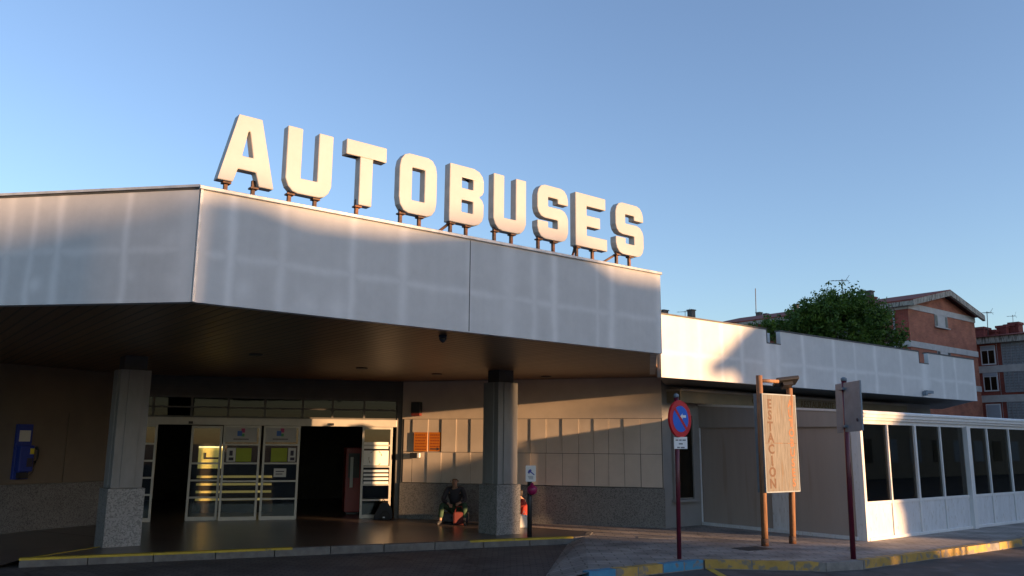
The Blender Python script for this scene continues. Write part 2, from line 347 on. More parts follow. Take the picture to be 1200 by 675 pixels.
# platform in front of the doors
pf = [(-7.85, 13.95), (1.30, 17.74), (1.62, 17.98), (1.75, 18.74), (-2.6, 22.2), (-3, 32), (-14, 32), (-10.2, 18.3), (-7.15, 16.5)]
g = MB(); g.prism(pf, 0, ZP + .004, bottom=False, sides=False); struct(g.build('station_floor', M['floor']))
g = MB()
A_, B_, C_, D_, E_, F_ = (-7.85, 13.95, ZP), (-7.15, 16.5, ZP), (-10.2, 18.3, ZP), (-12.8, 14.0, .06), (-13.5, 12.5, .004), (-8.3, 13.7, .004)
for tri in ((F_, A_, B_), (F_, B_, E_), (B_, C_, E_), (C_, D_, E_)): g.face(tri, [(p[0], p[1]) for p in tri])
struct(g.build('side_ramp', M['floor']))
def strip(mb, p, q, w0, w1, z0, z1):
    """bar along p->q, from w0 to w1 to the LEFT of the run"""
    p, q = Vector(p[:2]), Vector(q[:2]); t = (q - p).normalized(); n = Vector((-t.y, t.x)); L = (q - p).length
    P4 = [p + n * w0, q + n * w0, q + n * w1, p + n * w1]
    i = len(mb.f)
    mb.hexa([(*v, z0) for v in P4] + [(*v, z1) for v in P4])
def kerb_run(mb, path, w, z0, z1, seg=1.0, gap=.012):
    for p, q in zip(path[:-1], path[1:]):
        p, q = Vector(p[:2]), Vector(q[:2]); L = (q - p).length; n = max(1, round(L / seg)); t = (q - p) / n
        for i in range(n): strip(mb, p + t * i + t.normalized() * gap / 2, p + t * (i + 1) - t.normalized() * gap / 2, 0, w, z0, z1)
g = MB(); kerb_run(g, [(-7.9, 13.9), (1.32, 17.70), (1.66, 17.95), (1.80, 18.7)], .14, -.02, ZP + .008); 
struct(g.build('platform_kerb', mat('platform_kerb_concrete', (.135, .125, .115), .85, var=.3, scale=6, bump=.3), bevel=.012))
g = MB(); kerb_run(g, K, .15, -.02, ZP + .008, 1.0); struct(g.build('street_kerb', M['kerb'], bevel=.015))
def paint(name, mt, px0, px1, i, lo=0, hi=1.):
    """paint on a kerb segment between two photo columns, on segment i of K"""
    p, q = K[i], K[i + 1]
    def at(xp):
        d = ray(xp, 660); # intersect vertical plane of the column with the kerb line
        dx, dy = d.x, d.y; t = q - p; den = t.x * dy - t.y * dx; s = (-(p.x) * dy + p.y * dx) / den
        return p + t * max(0, min(1, s))
    a, b = at(px0), at(px1)
    t = (b - a).normalized(); n = Vector((-t.y, t.x, 0)); a = a - n * .004; b = b - n * .004
    strip(name, a, b, 0, .158, .01, ZP + .012)
yk, bk = MB(), MB()
paint(bk, None, 690, 721, 0); paint(yk, None, 722.5, 747, 0); paint(yk, None, 748.5, 776, 0); paint(bk, None, 777.5, 801, 0); paint(bk, None, 802.5, 824, 0)
paint(yk, None, 826, 880, 1); paint(yk, None, 882, 930, 1); paint(yk, None, 932, 960, 1)
paint(yk, None, 1014, 1056, 3); paint(yk, None, 1058, 1102, 3); paint(yk, None, 1104, 1162, 3); paint(yk, None, 1173, 1200, 3)
p_, q_ = K[4], K[5]; t_ = (q_ - p_).normalized()
strip(yk, p_ - Vector((-t_.y, t_.x, 0)) * .004, p_ + t_ * 6, 0, .158, .01, ZP + .012)
struct(yk.build('yellow_kerb_paint', M['ykerb'])); struct(bk.build('blue_kerb_paint', M['bkerb']))
g = MB()
e0, e1 = Vector((-7.85, 13.95)), Vector((1.30, 17.74)); te = (e1 - e0).normalized()
e0 = Vector((-7.9, 13.9)); te = (Vector((1.32, 17.70)) - e0).normalized()
strip(g, e0 + te * .0, e0 + te * 4.3, -.003, .15, ZP - .022, ZP + .0125); strip(g, e0 + te * 7.7, e0 + te * 9.95, -.003, .15, ZP - .022, ZP + .0125)
strip(g, (-7.15, 16.5), (-7.83, 14.1), .0, .05, ZP + .003, ZP + .010)
struct(g.build('yellow_edge_line', M['yline']))
g = MB(); q1, q2 = onz(818, 661, 0), onz(838, 676, 0); strip(g, (q1.x, q1.y - .35), (q2.x + .1, q2.y - .5), 0, .12, 0, .004); struct(g.build('worn_road_marking', M['yline']))

# ------------------------------------------------------------------ the bus station
AR = 51.5                               # compass direction of the main front
AS = AR + 90
FA = onz(224.9, 352.1, 3.6); FB = onz(776, 413.5, 3.6); FL = onz(0, 356.4, 3.6)
dirA = math.degrees(math.atan2(FB.x - FA.x, FB.y - FA.y)); dirL = math.degrees(math.atan2(FA.x - FL.x, FA.y - FL.y))
MF = FR(FA, dirA); LM = (FB - FA).length
LF0 = FA - Vector((math.sin(R(dirL)), math.cos(R(dirL)), 0)) * 9.0
LF = FR(LF0, dirL)
BW = FR((-2.78, 21.79), 107.8); LB = 6.66
DW = FR((-8.61, 20.30), 74.0)
LW = FR((-10.5, 17.68), 27.6)
station = thing('bus_station', 'low bus station building with pale panelled canopy over glazed sliding doors', 'bus station', (-1, 20, 0))
u1f, z1f = MF.px(776, 318)
def fl(x, y): return MF.px(x, y)[0]
lines = [(fl(270, 300), .06, .85), (fl(329, 310), .07, .55), (fl(413, 320), .06, .7), (fl(472, 330), .08, .6), (fl(597, 340), .16, .45), (fl(626, 345), .07, .5), (fl(650, 350), .07, .75), (fl(700, 350), .04, .45), (fl(717, 355), .08, .75), (0.03, .10, .6), (LM - .05, .08, .7), (fl(550, 320), .05, .35)]
M['fasciaM'] = fascia_mat('canopy_cladding_front', (.62, .61, .60), lines, 4.17, 3.0, spots=[(fl(285, 330), 3.8, .12, .5), (fl(360, 370), 3.72, .14, .5), (fl(395, 378), 3.7, .18, .6), (fl(600, 330), 3.9, .3, .35)])
def ll(x, y): return LF.px(x, y)[0]
lines = [(ll(8, 300), .06, .55), (ll(36, 300), .05, .7), (ll(66, 300), .06, .75), (ll(146, 300), .05, .75), (9 - .12, .16, .55), (ll(-90, 300), .06, .7), (ll(-200, 300), .06, .7)]
M['fasciaL'] = fascia_mat('canopy_cladding_side', (.60, .595, .59), lines, 4.22, 11.0, spots=[(ll(42, 332), 3.85, .08, .8), (ll(150, 328), 3.9, .08, .5), (9 - .2, 3.8, .15, .6), (9 - .3, 4.35, .15, .4)])
g = MB(); MF.poly(g, [(0, 3.585), (LM, 3.585), (LM, 5.0), (0, 4.93)], -.12, 0); fm = g.build('front_fascia', M['fasciaM'], station)
g = MB(); us = MF.px(550.5, 330)[0]; MF.box(g, us - .006, us + .006, -.01, .004, 3.6, 4.95); g.build('panel_seam', M['capdark'], fm)
g = MB(); MF.box(g, .0, .03, .0, .012, 3.59, 4.93); g.build('corner_trim', M['cap'], fm)
g = MB(); LF.poly(g, [(0, 3.585), (8.985, 3.585), (8.985, 4.93), (0, 4.88)], -.12, 0); lm = g.build('side_fascia', M['fasciaL'], station)
g = MB(); MF.poly(g, [(-.02, 4.93), (LM + .02, 5.0), (LM + .02, 5.045), (-.02, 4.975)], -.2, .035); g.build('front_cap', M['cap'], fm, bevel=.006)
g = MB(); LF.poly(g, [(0, 4.905), (9.0, 4.955), (9.0, 4.985), (0, 4.935)], -.2, .03); g.build('side_cap', M['cap'], lm)
g = MB(); LF.poly(g, [(0, 4.88), (8.98, 4.93), (8.98, 4.953), (0, 4.903)], -.1, .008); g.build('side_flashing', M['capdark'], lm)
# ceiling and roof
bwe = BW.pt(LB, 0, 0); back = [(5.5, 22.5), (-4, 34), (-26, 34)]
lfp = LF.pt(0, -.05, 0); fbp = MF.pt(LM - .02, -.1, 0); fap = MF.pt(.05, -.1, 0)
roofp = [(lfp.x, lfp.y), (fap.x, fap.y), (fbp.x, fbp.y), (2.95, 16.9), (3.66, 19.77)] + back
def ceil_mat():
    m, t, p = new_mat('bronze_slat_ceiling'); N = t.nodes; L = t.links; p.inputs['Roughness'].default_value = .38; p.inputs['Metallic'].default_value = .0
    tc = N.new('ShaderNodeTexCoord'); mp = N.new('ShaderNodeMapping'); mp.inputs['Rotation'].default_value = (0, 0, R(-(90 - AR) )); L.new(tc.outputs['UV'], mp.inputs[0])
    sx = N.new('ShaderNodeSeparateXYZ'); L.new(mp.outputs[0], sx.inputs[0])
    fr = N.new('ShaderNodeMath'); fr.operation = 'MULTIPLY'; fr.inputs[1].default_value = 1 / .17; L.new(sx.outputs[0], fr.inputs[0])
    f2 = N.new('ShaderNodeMath'); f2.operation = 'FRACT'; L.new(fr.outputs[0], f2.inputs[0])
    r = N.new('ShaderNodeValToRGB'); e = r.color_ramp.elements; e[0].position = 0; e[0].color = (0, 0, 0, 1); e[1].position = .2; e[1].color = (1, 1, 1, 1)
    e3 = e.new(.90); e3.color = (1, 1, 1, 1); e4 = e.new(1.0); e4.color = (0, 0, 0, 1); L.new(f2.outputs[0], r.inputs[0])
    fl_ = N.new('ShaderNodeMath'); fl_.operation = 'FLOOR'; L.new(fr.outputs[0], fl_.inputs[0])
    wn = N.new('ShaderNodeTexWhiteNoise'); wn.noise_dimensions = '1D'; L.new(fl_.outputs[0], wn.inputs['W'])
    r2 = N.new('ShaderNodeValToRGB'); r2.color_ramp.elements[0].color = (.18, .095, .045, 1); r2.color_ramp.elements[1].color = (.23, .125, .06, 1); L.new(wn.outputs[0], r2.inputs[0])
    mx = N.new('ShaderNodeMix'); mx.data_type = 'RGBA'; L.new(r.outputs[0], mx.inputs[0]); mx.inputs[6].default_value = (.02, .014, .010, 1); L.new(r2.outputs[0], mx.inputs[7]); L.new(mx.outputs[2], p.inputs['Base Color'])
    bp = N.new('ShaderNodeBump'); bp.inputs['Strength'].default_value = .5; bp.inputs['Distance'].default_value = .012; L.new(r.outputs[0], bp.inputs['Height']); L.new(bp.outputs[0], p.inputs['Normal'])
    return m
M['ceil'] = ceil_mat()
g = MB(); g.prism(roofp, 3.60, 3.66); cl = g.build('canopy_ceiling', M['ceil'], station)
g = MB(); g.prism(roofp, 3.662, 4.80); g.build('flat_roof', M['capdark'], station)
for (x, y) in ((424, 431), (512, 438), (300, 415), (640, 441)):
    q = onz(x, y, 3.6); g = MB(); g.tube([(q.x, q.y, 3.602), (q.x, q.y, 3.575)], [.13, .12], 20); dl = g.build('recessed_downlight', M['aludark'], cl)
q = onz(519, 393, 3.6); g = MB(); g.tube([(q.x, q.y, 3.602), (q.x, q.y, 3.57)], .065, 20); g.tube([(q.x, q.y, 3.57), (q.x, q.y, 3.53), (q.x, q.y, 3.50), (q.x, q.y, 3.485)], [.06, .052, .03, .004], 20); g.build('camera_dome', mat('smoked_dome', (.05, .06, .08), .3), cl)
# end face of the canopy
def wall_between(mb, p, q, z0, z1, th=.2):
    f = FR(p, math.degrees(math.atan2(q[0] - p[0], q[1] - p[1]))); L = math.hypot(q[0] - p[0], q[1] - p[1]); f.box(mb, 0, L, -th, 0, z0, z1); return f
g = MB(); 
f_ = FR((fbp.x, fbp.y), math.degrees(math.atan2(2.95 - fbp.x, 16.9 - fbp.y))); f_.box(g, .0, math.hypot(2.95 - fbp.x, 16.9 - fbp.y) + 2, -.12, 0, 3.585, 4.99); g.build('end_fascia', M['fasciaM'], station)

# block wall on the right of the doors
g = MB(); BW.box(g, -.05, LB, -.3, 0, 1.02, 3.6)
zt, zm, zb = 2.62, 1.795, 1.02
up_px = (484, 502, 518, 535, 552, 571, 589, 606, 622, 640, 659, 678, 696, 713, 731, 750)
ups = [BW.px(x, 500)[0] for x in up_px]
gr = .022
for i in range(0, len(ups) - 1, 2): BW.box(g, ups[i], ups[i + 1], .001, gr, zm + .006, zt)
for i in range(1, len(ups) - 1, 2): BW.box(g, ups[i], ups[i + 1], .001, gr, zb + .015, zm - .006)
ends = [.0] + ups + [LB - .02]
for row_, (za, zc_) in enumerate(((zm + .006, zt), (zb + .015, zm - .006))):
    for i in range(len(ends) - 1):
        a_, b_ = ends[i], ends[i + 1]
        if i in (0, len(ends) - 2) or (i % 2 == (0 if row_ == 0 else 1)): BW.box(g, a_ + .008, b_ - .008, .002, .008, za, zc_)
BW.box(g, -.05, LB, .002, .008, zt + .012, 3.59)
bw_ = g.build('relief_block_wall', M['blk'], station)
g = MB(); BW.box(g, -.04, LB - .005, .0003, .0016, 1.02, 3.595); g.build('mortar_joints', M['beam'], bw_)
g = MB(); BW.box(g, -.05, LB + .02, -.3, .045, .0, 1.015); g.build('granite_plinth', M['granitew'], bw_)
# corner end strip + wall under the wing
WR = FR((bwe.x, bwe.y), AR)
g = MB(); WR.box(g, .0, 13.5, -.3, 0, 0, 3.6); rw = g.build('rear_wall', M['conc'], station)
uw0, uw1 = WR.px(789, 530)[0], WR.px(810, 530)[0]
zz0, zz1 = WR.px(800, 583)[1], WR.px(800, 487)[1]
g = MB(); WR.box(g, uw0, uw1, .002, .03, zz0, zz1); wn_ = g.build('narrow_window', M['darkglass'], station)
g = MB()
WR.box(g, uw0 - .06, uw0, .0, .07, zz0 - .06, zz1 + .06); WR.box(g, uw1, uw1 + .06, .0, .07, zz0 - .06, zz1 + .06); WR.box(g, uw0, uw1, .0, .07, zz1, zz1 + .06); WR.box(g, uw0 - .1, uw1 + .1, .0, .12, zz0 - .1, zz0 - .04)
g.build('window_frame', M['conc'], wn_)
g = MB(); WR.box(g, uw0, uw1, .0, .0015, zz0, zz1); g.build('window_blind', M['dark'], wn_)
# left wall with large tan panels above granite
g = MB(); LW.box(g, -6.5, 3.3, -.3, 0, 1.1, 3.6); lw_ = g.build('side_wall', M['tan'], station)
g = MB(); 
for a0 in (-6, -4.1, -2.2, -.3, 1.25, 2.35):
    w_ = {-.3: 1.5, 1.25: 1.05, 2.35: .9}.get(a0, 1.85)
    for z0, z1 in ((1.12, 1.86), (1.88, 2.62)): LW.box(g, a0, a0 + w_, .001, .022, z0, z1)
g.build('wall_panels', M['tan'], lw_)
g = MB(); LW.box(g, -6.5, 3.3, -.3, .03, 0, 1.095); g.build('granite_plinth', M['granitew'], lw_)

# door front
def du(x, y=550, d=0): return DW.px(x, y, d)[0]
def dz(x, y, d=0): return DW.px(x, y, d)[1]
uL, uR_ = -1.2, du(463)
DF = ZP + .004
g = MB(); DW.box(g, uL, uR_ + .0, -.06, .08, 2.42, 2.60); hd = g.build('door_header', M['alu'], station, bevel=.006)
for x_ in (389, 224):
    g = MB(); q = du(x_, 493, .08); DW.box(g, q - .05, q + .05, .08, .14, 2.44, 2.5); g.build('door_sensor', M['black'], hd)
tr_us = [du(x, 475) for x in (180, 225, 268, 311, 355, 390, 427)] + [uR_]
g = MB(); DW.box(g, uL, uR_, -.03, .03, 2.60, 2.64); DW.box(g, uL, uR_, -.03, .03, 2.83, 2.87); DW.box(g, uL, uR_, -.03, .03, 3.08, 3.12)
for q in tr_us: DW.box(g, q - .025, q + .025, -.032, .032, 2.6, 3.12)
tr = g.build('transom_frame', M['aludark'], station)
g = MB(); DW.box(g, uL, uR_, -.008, .0, 2.62, 3.1); g.build('transom_glass', glass('transom_dark_glass', (.3, .3, .3), .22), tr)
g = MB(); DW.box(g, uL - .2, uR_ + .1, -.3, .10, 3.12, 3.598)
for k in range(6): DW.box(g, uL - .2, uR_ + .1, .1, .118, 3.14 + k * .075, 3.185 + k * .075)
g.build('grey_beam', M['beam'], station)
# post between door front and block wall
g = MB(); DW.box(g, uR_, uR_ + .24, -.2, .06, 0, 3.6); g.build('corner_post', M['aludark'], station)

def door_leaf(u0, u1, d, kind, rails, name='sliding_door', lab=None):
    g = MB(); t = .04
    z1 = 2.42 if d > -.05 else 2.40
    DW.box(g, u0, u0 + .055, d - t, d, DF, z1); DW.box(g, u1 - .055, u1, d - t, d, DF, z1)
    DW.box(g, u0 + .055, u1 - .055, d - t, d, DF, DF + .09); DW.box(g, u0 + .055, u1 - .055, d - t, d, z1 - .06, z1)
    for z in rails: DW.box(g, u0 + .055, u1 - .055, d - t, d, z - .022, z + .022)
    fr_ = g.build(name, M['alu'], station, bevel=.004)
    if lab: fr_['label'] = lab
    g = MB(); DW.box(g, u0 + .05, u1 - .05, d - t * .6, d - t * .4, DF + .05, z1 - .03); g.build('door_glass', M['doorglass'], fr_)
    return fr_
def dpanel(fr_, name, mt, x0, y0, x1, y1, d, th=.002):
    a0, zt_ = DW.px(x0, y0, d); a1, zb_ = DW.px(x1, y1, d); g = MB(); DW.box(g, a0, a1, d - th, d, zb_, zt_); return g.build(name, mt, fr_)
rl = [dz(283, 543), dz(283, 564), dz(283, 585)]
dA = door_leaf(du(259, 550), du(303.5, 550), 0, 'A', [dz(283, 521)] + rl)
dB = door_leaf(du(306.5, 550), du(350, 550), 0, 'B', [dz(283, 521)] + rl)
dI = door_leaf(du(221, 550, -.14), du(258, 550, -.14), -.14, 'I', [dz(240, 543, -.14), dz(240, 563, -.14), dz(240, 583, -.14)])
dS_ = door_leaf(-1.1, du(181, 550), 0, 'S', [dz(175, 520), dz(175, 540), dz(175, 560), dz(175, 580)], name='side_light')
dC = door_leaf(du(423), du(458.5), .03, 'C', [dz(440, 522, .03), dz(440, 547, .03), dz(440, 568, .03), dz(440, 586, .03)], lab='brightly sunlit door panel with a drawn poster')
M['paperdim'] = mat('grey_white_poster', (.42, .41, .39), .6, var=.05)
for f_, x0, x1, gx in ((dA, 265, 300, 1), (dB, 311, 346, -1)):
    c = (x0 + x1) / 2
    dpanel(f_, 'top_poster', M['paperdim'], x0 - 1, 497.5, x1 + 1, 518.5, -.012)
    dpanel(f_, 'logo', mat('logo_pink', (.45, .06, .18), .6), c + .5, 502, c + 4.5, 507, -.009)
    dpanel(f_, 'logo', mat('logo_blue', (.05, .14, .45), .6), c - 4, 505, c + 1, 511, -.0085)
    dpanel(f_, 'logo', mat('logo_green', (.08, .3, .12), .6), c + .8, 508, c + 4, 511.5, -.009)
    dpanel(f_, 'logo_line', M['ink'], c - 9, 514, c + 9, 515.2, -.009)
    if gx > 0:
        dpanel(f_, 'lime_poster', M['green_paper'], 277, 525, 294, 541, -.012); dpanel(f_, 'notice', M['paper'], 266, 525, 275.5, 541, -.012); dpanel(f_, 'pictogram', M['ink'], 269, 528, 272.5, 534, -.009); dpanel(f_, 'pictogram', M['ink'], 268, 536, 273.5, 539.5, -.009)
    else:
        dpanel(f_, 'lime_poster', M['green_paper'], 318, 525, 336, 541, -.012); dpanel(f_, 'notice', M['paper'], 338, 525, 346, 541, -.012); dpanel(f_, 'pictogram', M['ink'], 340.5, 528, 344, 534, -.009); dpanel(f_, 'pictogram', M['ink'], 340, 536, 345, 539.5, -.009)
        dpanel(f_, 'notice', M['paper'], 321, 549, 335, 559, -.012); dpanel(f_, 'notice_line', M['ink'], 323, 552, 333, 553, -.009); dpanel(f_, 'notice_line', M['ink'], 323, 555, 331, 556, -.009)
# sunlit leaf: poster with a drawn figure, striped vinyl
M['whitepaper'] = mat('white_vinyl', (.74, .73, .68), .6, var=.04)
dpanel(dC, 'white_band', M['whitepaper'], 426, 518, 455, 526, .022)
dpanel(dC, 'drawn_poster', M['whitepaper'], 426, 528, 455, 545.5, .022)
M['ochre'] = mat('ochre_ink', (.20, .13, .04), .7)
for k in range(14):
    a0 = k * .45 + .3; cu, cz = DW.px(440, 537, .024)
    g = MB(); p0 = DW.pt(cu + .17 * math.cos(a0), .0245, cz + .20 * math.sin(a0)); p1 = DW.pt(cu + .17 * math.cos(a0 + .34), .0245, cz + .20 * math.sin(a0 + .34)); g.tube([p0, p1], .008, 5); 
    if k in (0, 1, 3, 4, 6, 7, 10, 11): g.build('poster_stroke', M['ochre'], dC)
for k in range(4): dpanel(dC, 'vinyl_stripe', M['whitepaper'], 426, 550.5 + k * 4.6, 455, 553.2 + k * 4.6, .022)
# interior
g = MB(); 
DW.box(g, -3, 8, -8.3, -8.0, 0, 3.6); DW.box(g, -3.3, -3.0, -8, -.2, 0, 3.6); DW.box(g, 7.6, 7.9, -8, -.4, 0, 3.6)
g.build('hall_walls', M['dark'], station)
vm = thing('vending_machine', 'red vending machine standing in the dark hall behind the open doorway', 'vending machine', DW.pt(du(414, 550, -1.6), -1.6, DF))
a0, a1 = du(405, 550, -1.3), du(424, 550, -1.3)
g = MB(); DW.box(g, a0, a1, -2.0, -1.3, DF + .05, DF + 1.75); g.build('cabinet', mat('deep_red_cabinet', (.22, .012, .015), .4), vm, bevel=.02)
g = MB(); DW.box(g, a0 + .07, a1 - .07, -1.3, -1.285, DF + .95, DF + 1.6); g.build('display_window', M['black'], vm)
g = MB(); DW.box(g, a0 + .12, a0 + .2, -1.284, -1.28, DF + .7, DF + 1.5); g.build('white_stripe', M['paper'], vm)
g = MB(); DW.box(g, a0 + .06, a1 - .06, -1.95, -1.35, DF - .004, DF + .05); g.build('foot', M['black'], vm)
# lit display board inside, seen through the inner leaf
lb = thing('lit_display', 'glowing yellow display case seen through the glass door', 'display case', DW.pt(2.3, -2.6, DF))
a0, a1 = du(232, 540, -2.5), du(262, 540, -2.5); zt_, zb_ = dz(245, 523, -2.5), dz(245, 549, -2.5)
g = MB(); DW.box(g, a0 - .05, a1 + .05, -2.75, -2.52, DF, zt_ + .07); DW.box(g, a1 + .051, a1 + 1.35, -2.75, -2.52, DF, zb_ + .1); g.build('case', M['dark'], lb)
g = MB(); DW.box(g, a0, a1, -2.52, -2.5, zb_, zt_ - .05); g.build('lit_panel', emit('lit_panel_glow', (.75, .62, .20), .16), lb)
g = MB(); DW.box(g, a0, a1, -2.5, -2.46, zt_ - .04, zt_); g.build('lamp_strip', emit('lamp_strip_glow', (1, .82, .42), .9), lb)
g = MB(); DW.box(g, a0 + .15, a0 + .55, -2.49, -2.47, zb_ + .25, zb_ + .3); DW.box(g, a0 + .15, a0 + .2, -2.49, -2.47, zb_ + .25, zb_ + .42); g.build('dark_sign', M['ink'], lb)
g = MB(); 
for k in range(4): DW.box(g, a0, a1 + 1.3, -2.51, -2.48, zb_ - .25 - k * .2, zb_ - .19 - k * .2)
g.build('shelf', emit('shelf_glow', (.75, .6, .22), .10), lb)

# columns
def column(fx, fy):
    q = onz(fx, fy, ZP); Rn = FR((q.x, q.y), AR); Cn = Rn.pt(0, -.32, 0); c = FR((Cn.x, Cn.y), AR)
    g = MB(); c.box(g, -.27, .27, -.27, .27, 1.16, 3.33)
    for s in (1, -1): c.box(g, -.13, .13, *((.271, .295) if s > 0 else (-.295, -.271)), 1.17, 3.33)
    c.box(g, .271, .295, -.13, .13, 1.17, 3.33); c.box(g, -.295, -.271, -.13, .13, 1.17, 3.33)
    c.box(g, -.275, .275, -.275, .275, 3.23, 3.34) if False else None
    o = g.build('column', M['concL'], station, bevel=.006)
    g = MB(); c.box(g, -.20, .20, -.20, .20, 3.33, 3.6); g.build('column_neck', M['beam'], o)
    g = MB(); c.box(g, -.32, .32, -.32, .32, .0, 1.158); g.build('column_base', M['granite'], o, bevel=.006)
    return o
column(142.5, 641); column(596, 626.5)

# the long wing to the right
wa, wb = onz(776, 442, 3.4), onz(1145.5, 470, 3.4)
dirW = math.degrees(math.atan2(wb.x - wa.x, wb.y - wa.y)); WF = FR(wa, dirW); LWg = (wb - wa).length
def wl(x, y): return WF.px(x, y)[0]
lines = [(wl(800, 410), .10, .25), (wl(820, 410), .07, .4), (wl(846, 410), .06, .6), (wl(870, 430), .08, .7), (wl(900, 430), .16, .8), (wl(912, 430), .12, .7), (wl(942, 430), .08, .8), (wl(978, 430), .07, .75), (wl(1003, 440), .05, .5), (wl(1027, 440), .08, .7), (wl(1057, 440), .07, .6), (wl(1084, 440), .2, .8), (wl(1105, 440), .08, .6), (wl(1120, 440), .06, .6), (LWg - .05, .1, .5)]
M['fasciaW'] = fascia_mat('wing_cladding', (.64, .63, .62), lines, 3.93, 21.0, spots=[(wl(1085, 450), 3.8, .25, .9), (wl(905, 420), 4.05, .3, .6)])
z0w, z1w = WF.px(776, 368.5)[1], WF.px(1141.6, 422)[1]
def zt_at(u): return z0w + (z1w - z0w) * u / LWg
n1a, n1b = wl(898, 395), wl(914.5, 395); n1z = WF.px(900, 402.5)[1]; n2a, n2b = wl(1076.5, 418), wl(1087.5, 418); n2z = WF.px(1080, 426)[1]
g = MB()
for a0, a1, zc in ((-.02, n1a, None), (n1a, n1b, n1z), (n1b, n2a, None), (n2a, n2b, n2z), (n2b, LWg, None)):
    WF.poly(g, [(a0, 3.4), (a1, 3.4), (a1, zc or zt_at(a1)), (a0, zc or zt_at(a0))], -.12, 0)
wfs = g.build('wing_fascia', M['fasciaW'], station)
g = MB()
for a0, a1 in ((-.02, n1a), (n1b, n2a), (n2b, LWg)): WF.poly(g, [(a0, zt_at(a0)), (a1, zt_at(a1)), (a1, zt_at(a1) + .035), (a0, zt_at(a0) + .035)], -.16, .015)
for a, b, z in ((n1a, n1b, n1z), (n2a, n2b, n2z)):
    WF.box(g, a, a + .03, -.12, .006, z, zt_at(a)); WF.box(g, a, b, -.12, .006, z, z + .025)
g.build('wing_cap', M['capdark'], wfs)
for a, b, z in ((n1a, n1b, n1z), (n2a, n2b, n2z)):
    g = MB(); zt_ = zt_at(a) - .01; pts = [(b, z + .02), (b, zt_), (a + .55 * (b - a), zt_), (a + .42 * (b - a), zt_ - .06), (a + .36 * (b - a), zt_ - .16), (a + .36 * (b - a), z + .02)]
    WF.poly(g, pts[::-1], -.5, -.3); g.build('roof_spout', M['white2'], wfs)
wt, w0 = WF.pt(LWg - .01, -.1, 0), WF.pt(.02, -.1, 0)
wp = [(w0.x, w0.y), (wt.x, wt.y), (wt.x + 1.9, wt.y + 5.6), (8, 28), (3.8, 20.3)]
g = MB(); g.prism(wp, 3.402, 3.45); g.build('wing_soffit', M['aludark'], station)
g = MB(); g.prism(wp, 3.452, 4.3); g.build('wing_roof', M['capdark'], station)
g = MB(); q = WF.px(1085, 459); WF.box(g, q[0] - .1, q[0] + .25, .0, .1, q[1] - .05, q[1] + .03); WF.box(g, q[0] - .22, q[0] - .12, .02, .12, q[1] - .12, q[1] + .0); g.build('wall_lamp', M['galv'], wfs)
# signboard under the wing
def wz(x, y, d): return WR.px(x, y, d)[1]
sb = thing('restaurant_signboard', 'long dull khaki signboard with faded letters under the wing roof', 'signboard', WR.pt(1, .2, 3))
ub0, ub1 = WR.px(797, 456, .42)[0], WR.px(1062, 470, .42)[0]; zb1, zb0 = wz(797, 455.5, .42), wz(800, 471.5, .42)
g = MB(); WR.box(g, ub0, ub1, .004, .42, zb0, zb1 - .045); g.build('board', M['khaki'], sb)
g = MB(); WR.box(g, ub0 - .03, ub1, .004, .46, zb1 - .045, zb1); g.build('top_trim', mat('pale_trim', (.34, .30, .25), .6), sb)
ua = WR.px(881, 466, .42)[0]; ue = WR.px(925.5, 468, .42)[0]; ur = WR.px(938, 468, .42)[0]
text_obj('lettering', 'CAFE', WR, ua, zb0 + .05, .24, .423, M['gold'], sb, spacing=2.05)
text_obj('lettering', 'RESTAURANTE', WR, ur, zb0 + .05, .25, .423, M['gold'], sb, sx=1.0)
print('board z', zb0, zb1, 'door rails', rl, 'win', zz0, zz1, 'wing top', z0w, z1w)

# ------------------------------------------------------------------ the nine big letters on the canopy
def octo(u0, u1, z0, z1, c, cz=None):
    cz = cz or c
    return [(u0 + c, z0), (u1 - c, z0), (u1, z0 + cz), (u1, z1 - cz), (u1 - c, z1), (u0 + c, z1), (u0, z1 - cz), (u0, z0 + cz)]
def rnd(u0, u1, z0, z1, rs, n=4):
    """rounded/chamfered rectangle; rs = radii bl, br, tr, tl"""
    out = []
    for (cx, cz, r, a0) in ((u0, z0, rs[0], 180), (u1, z0, rs[1], 270), (u1, z1, rs[2], 0), (u0, z1, rs[3], 90)):
        if r <= 0: out.append((cx, cz)); continue
        ox = cx + (r if cx == u0 else -r); oz = cz + (r if cz == z0 else -r)
        for k in range(n + 1): a = R(a0 + 90 * k / n); out.append((ox + r * math.cos(a), oz + r * math.sin(a)))
    return out
LETM = mat('cream_letter_enamel', (.245, .25, .29), .5, var=.09, scale=1.6, bump=.02, bscale=20)
LETS = mat('letter_return_metal', (.40, .385, .36), .55, var=.2, scale=4)
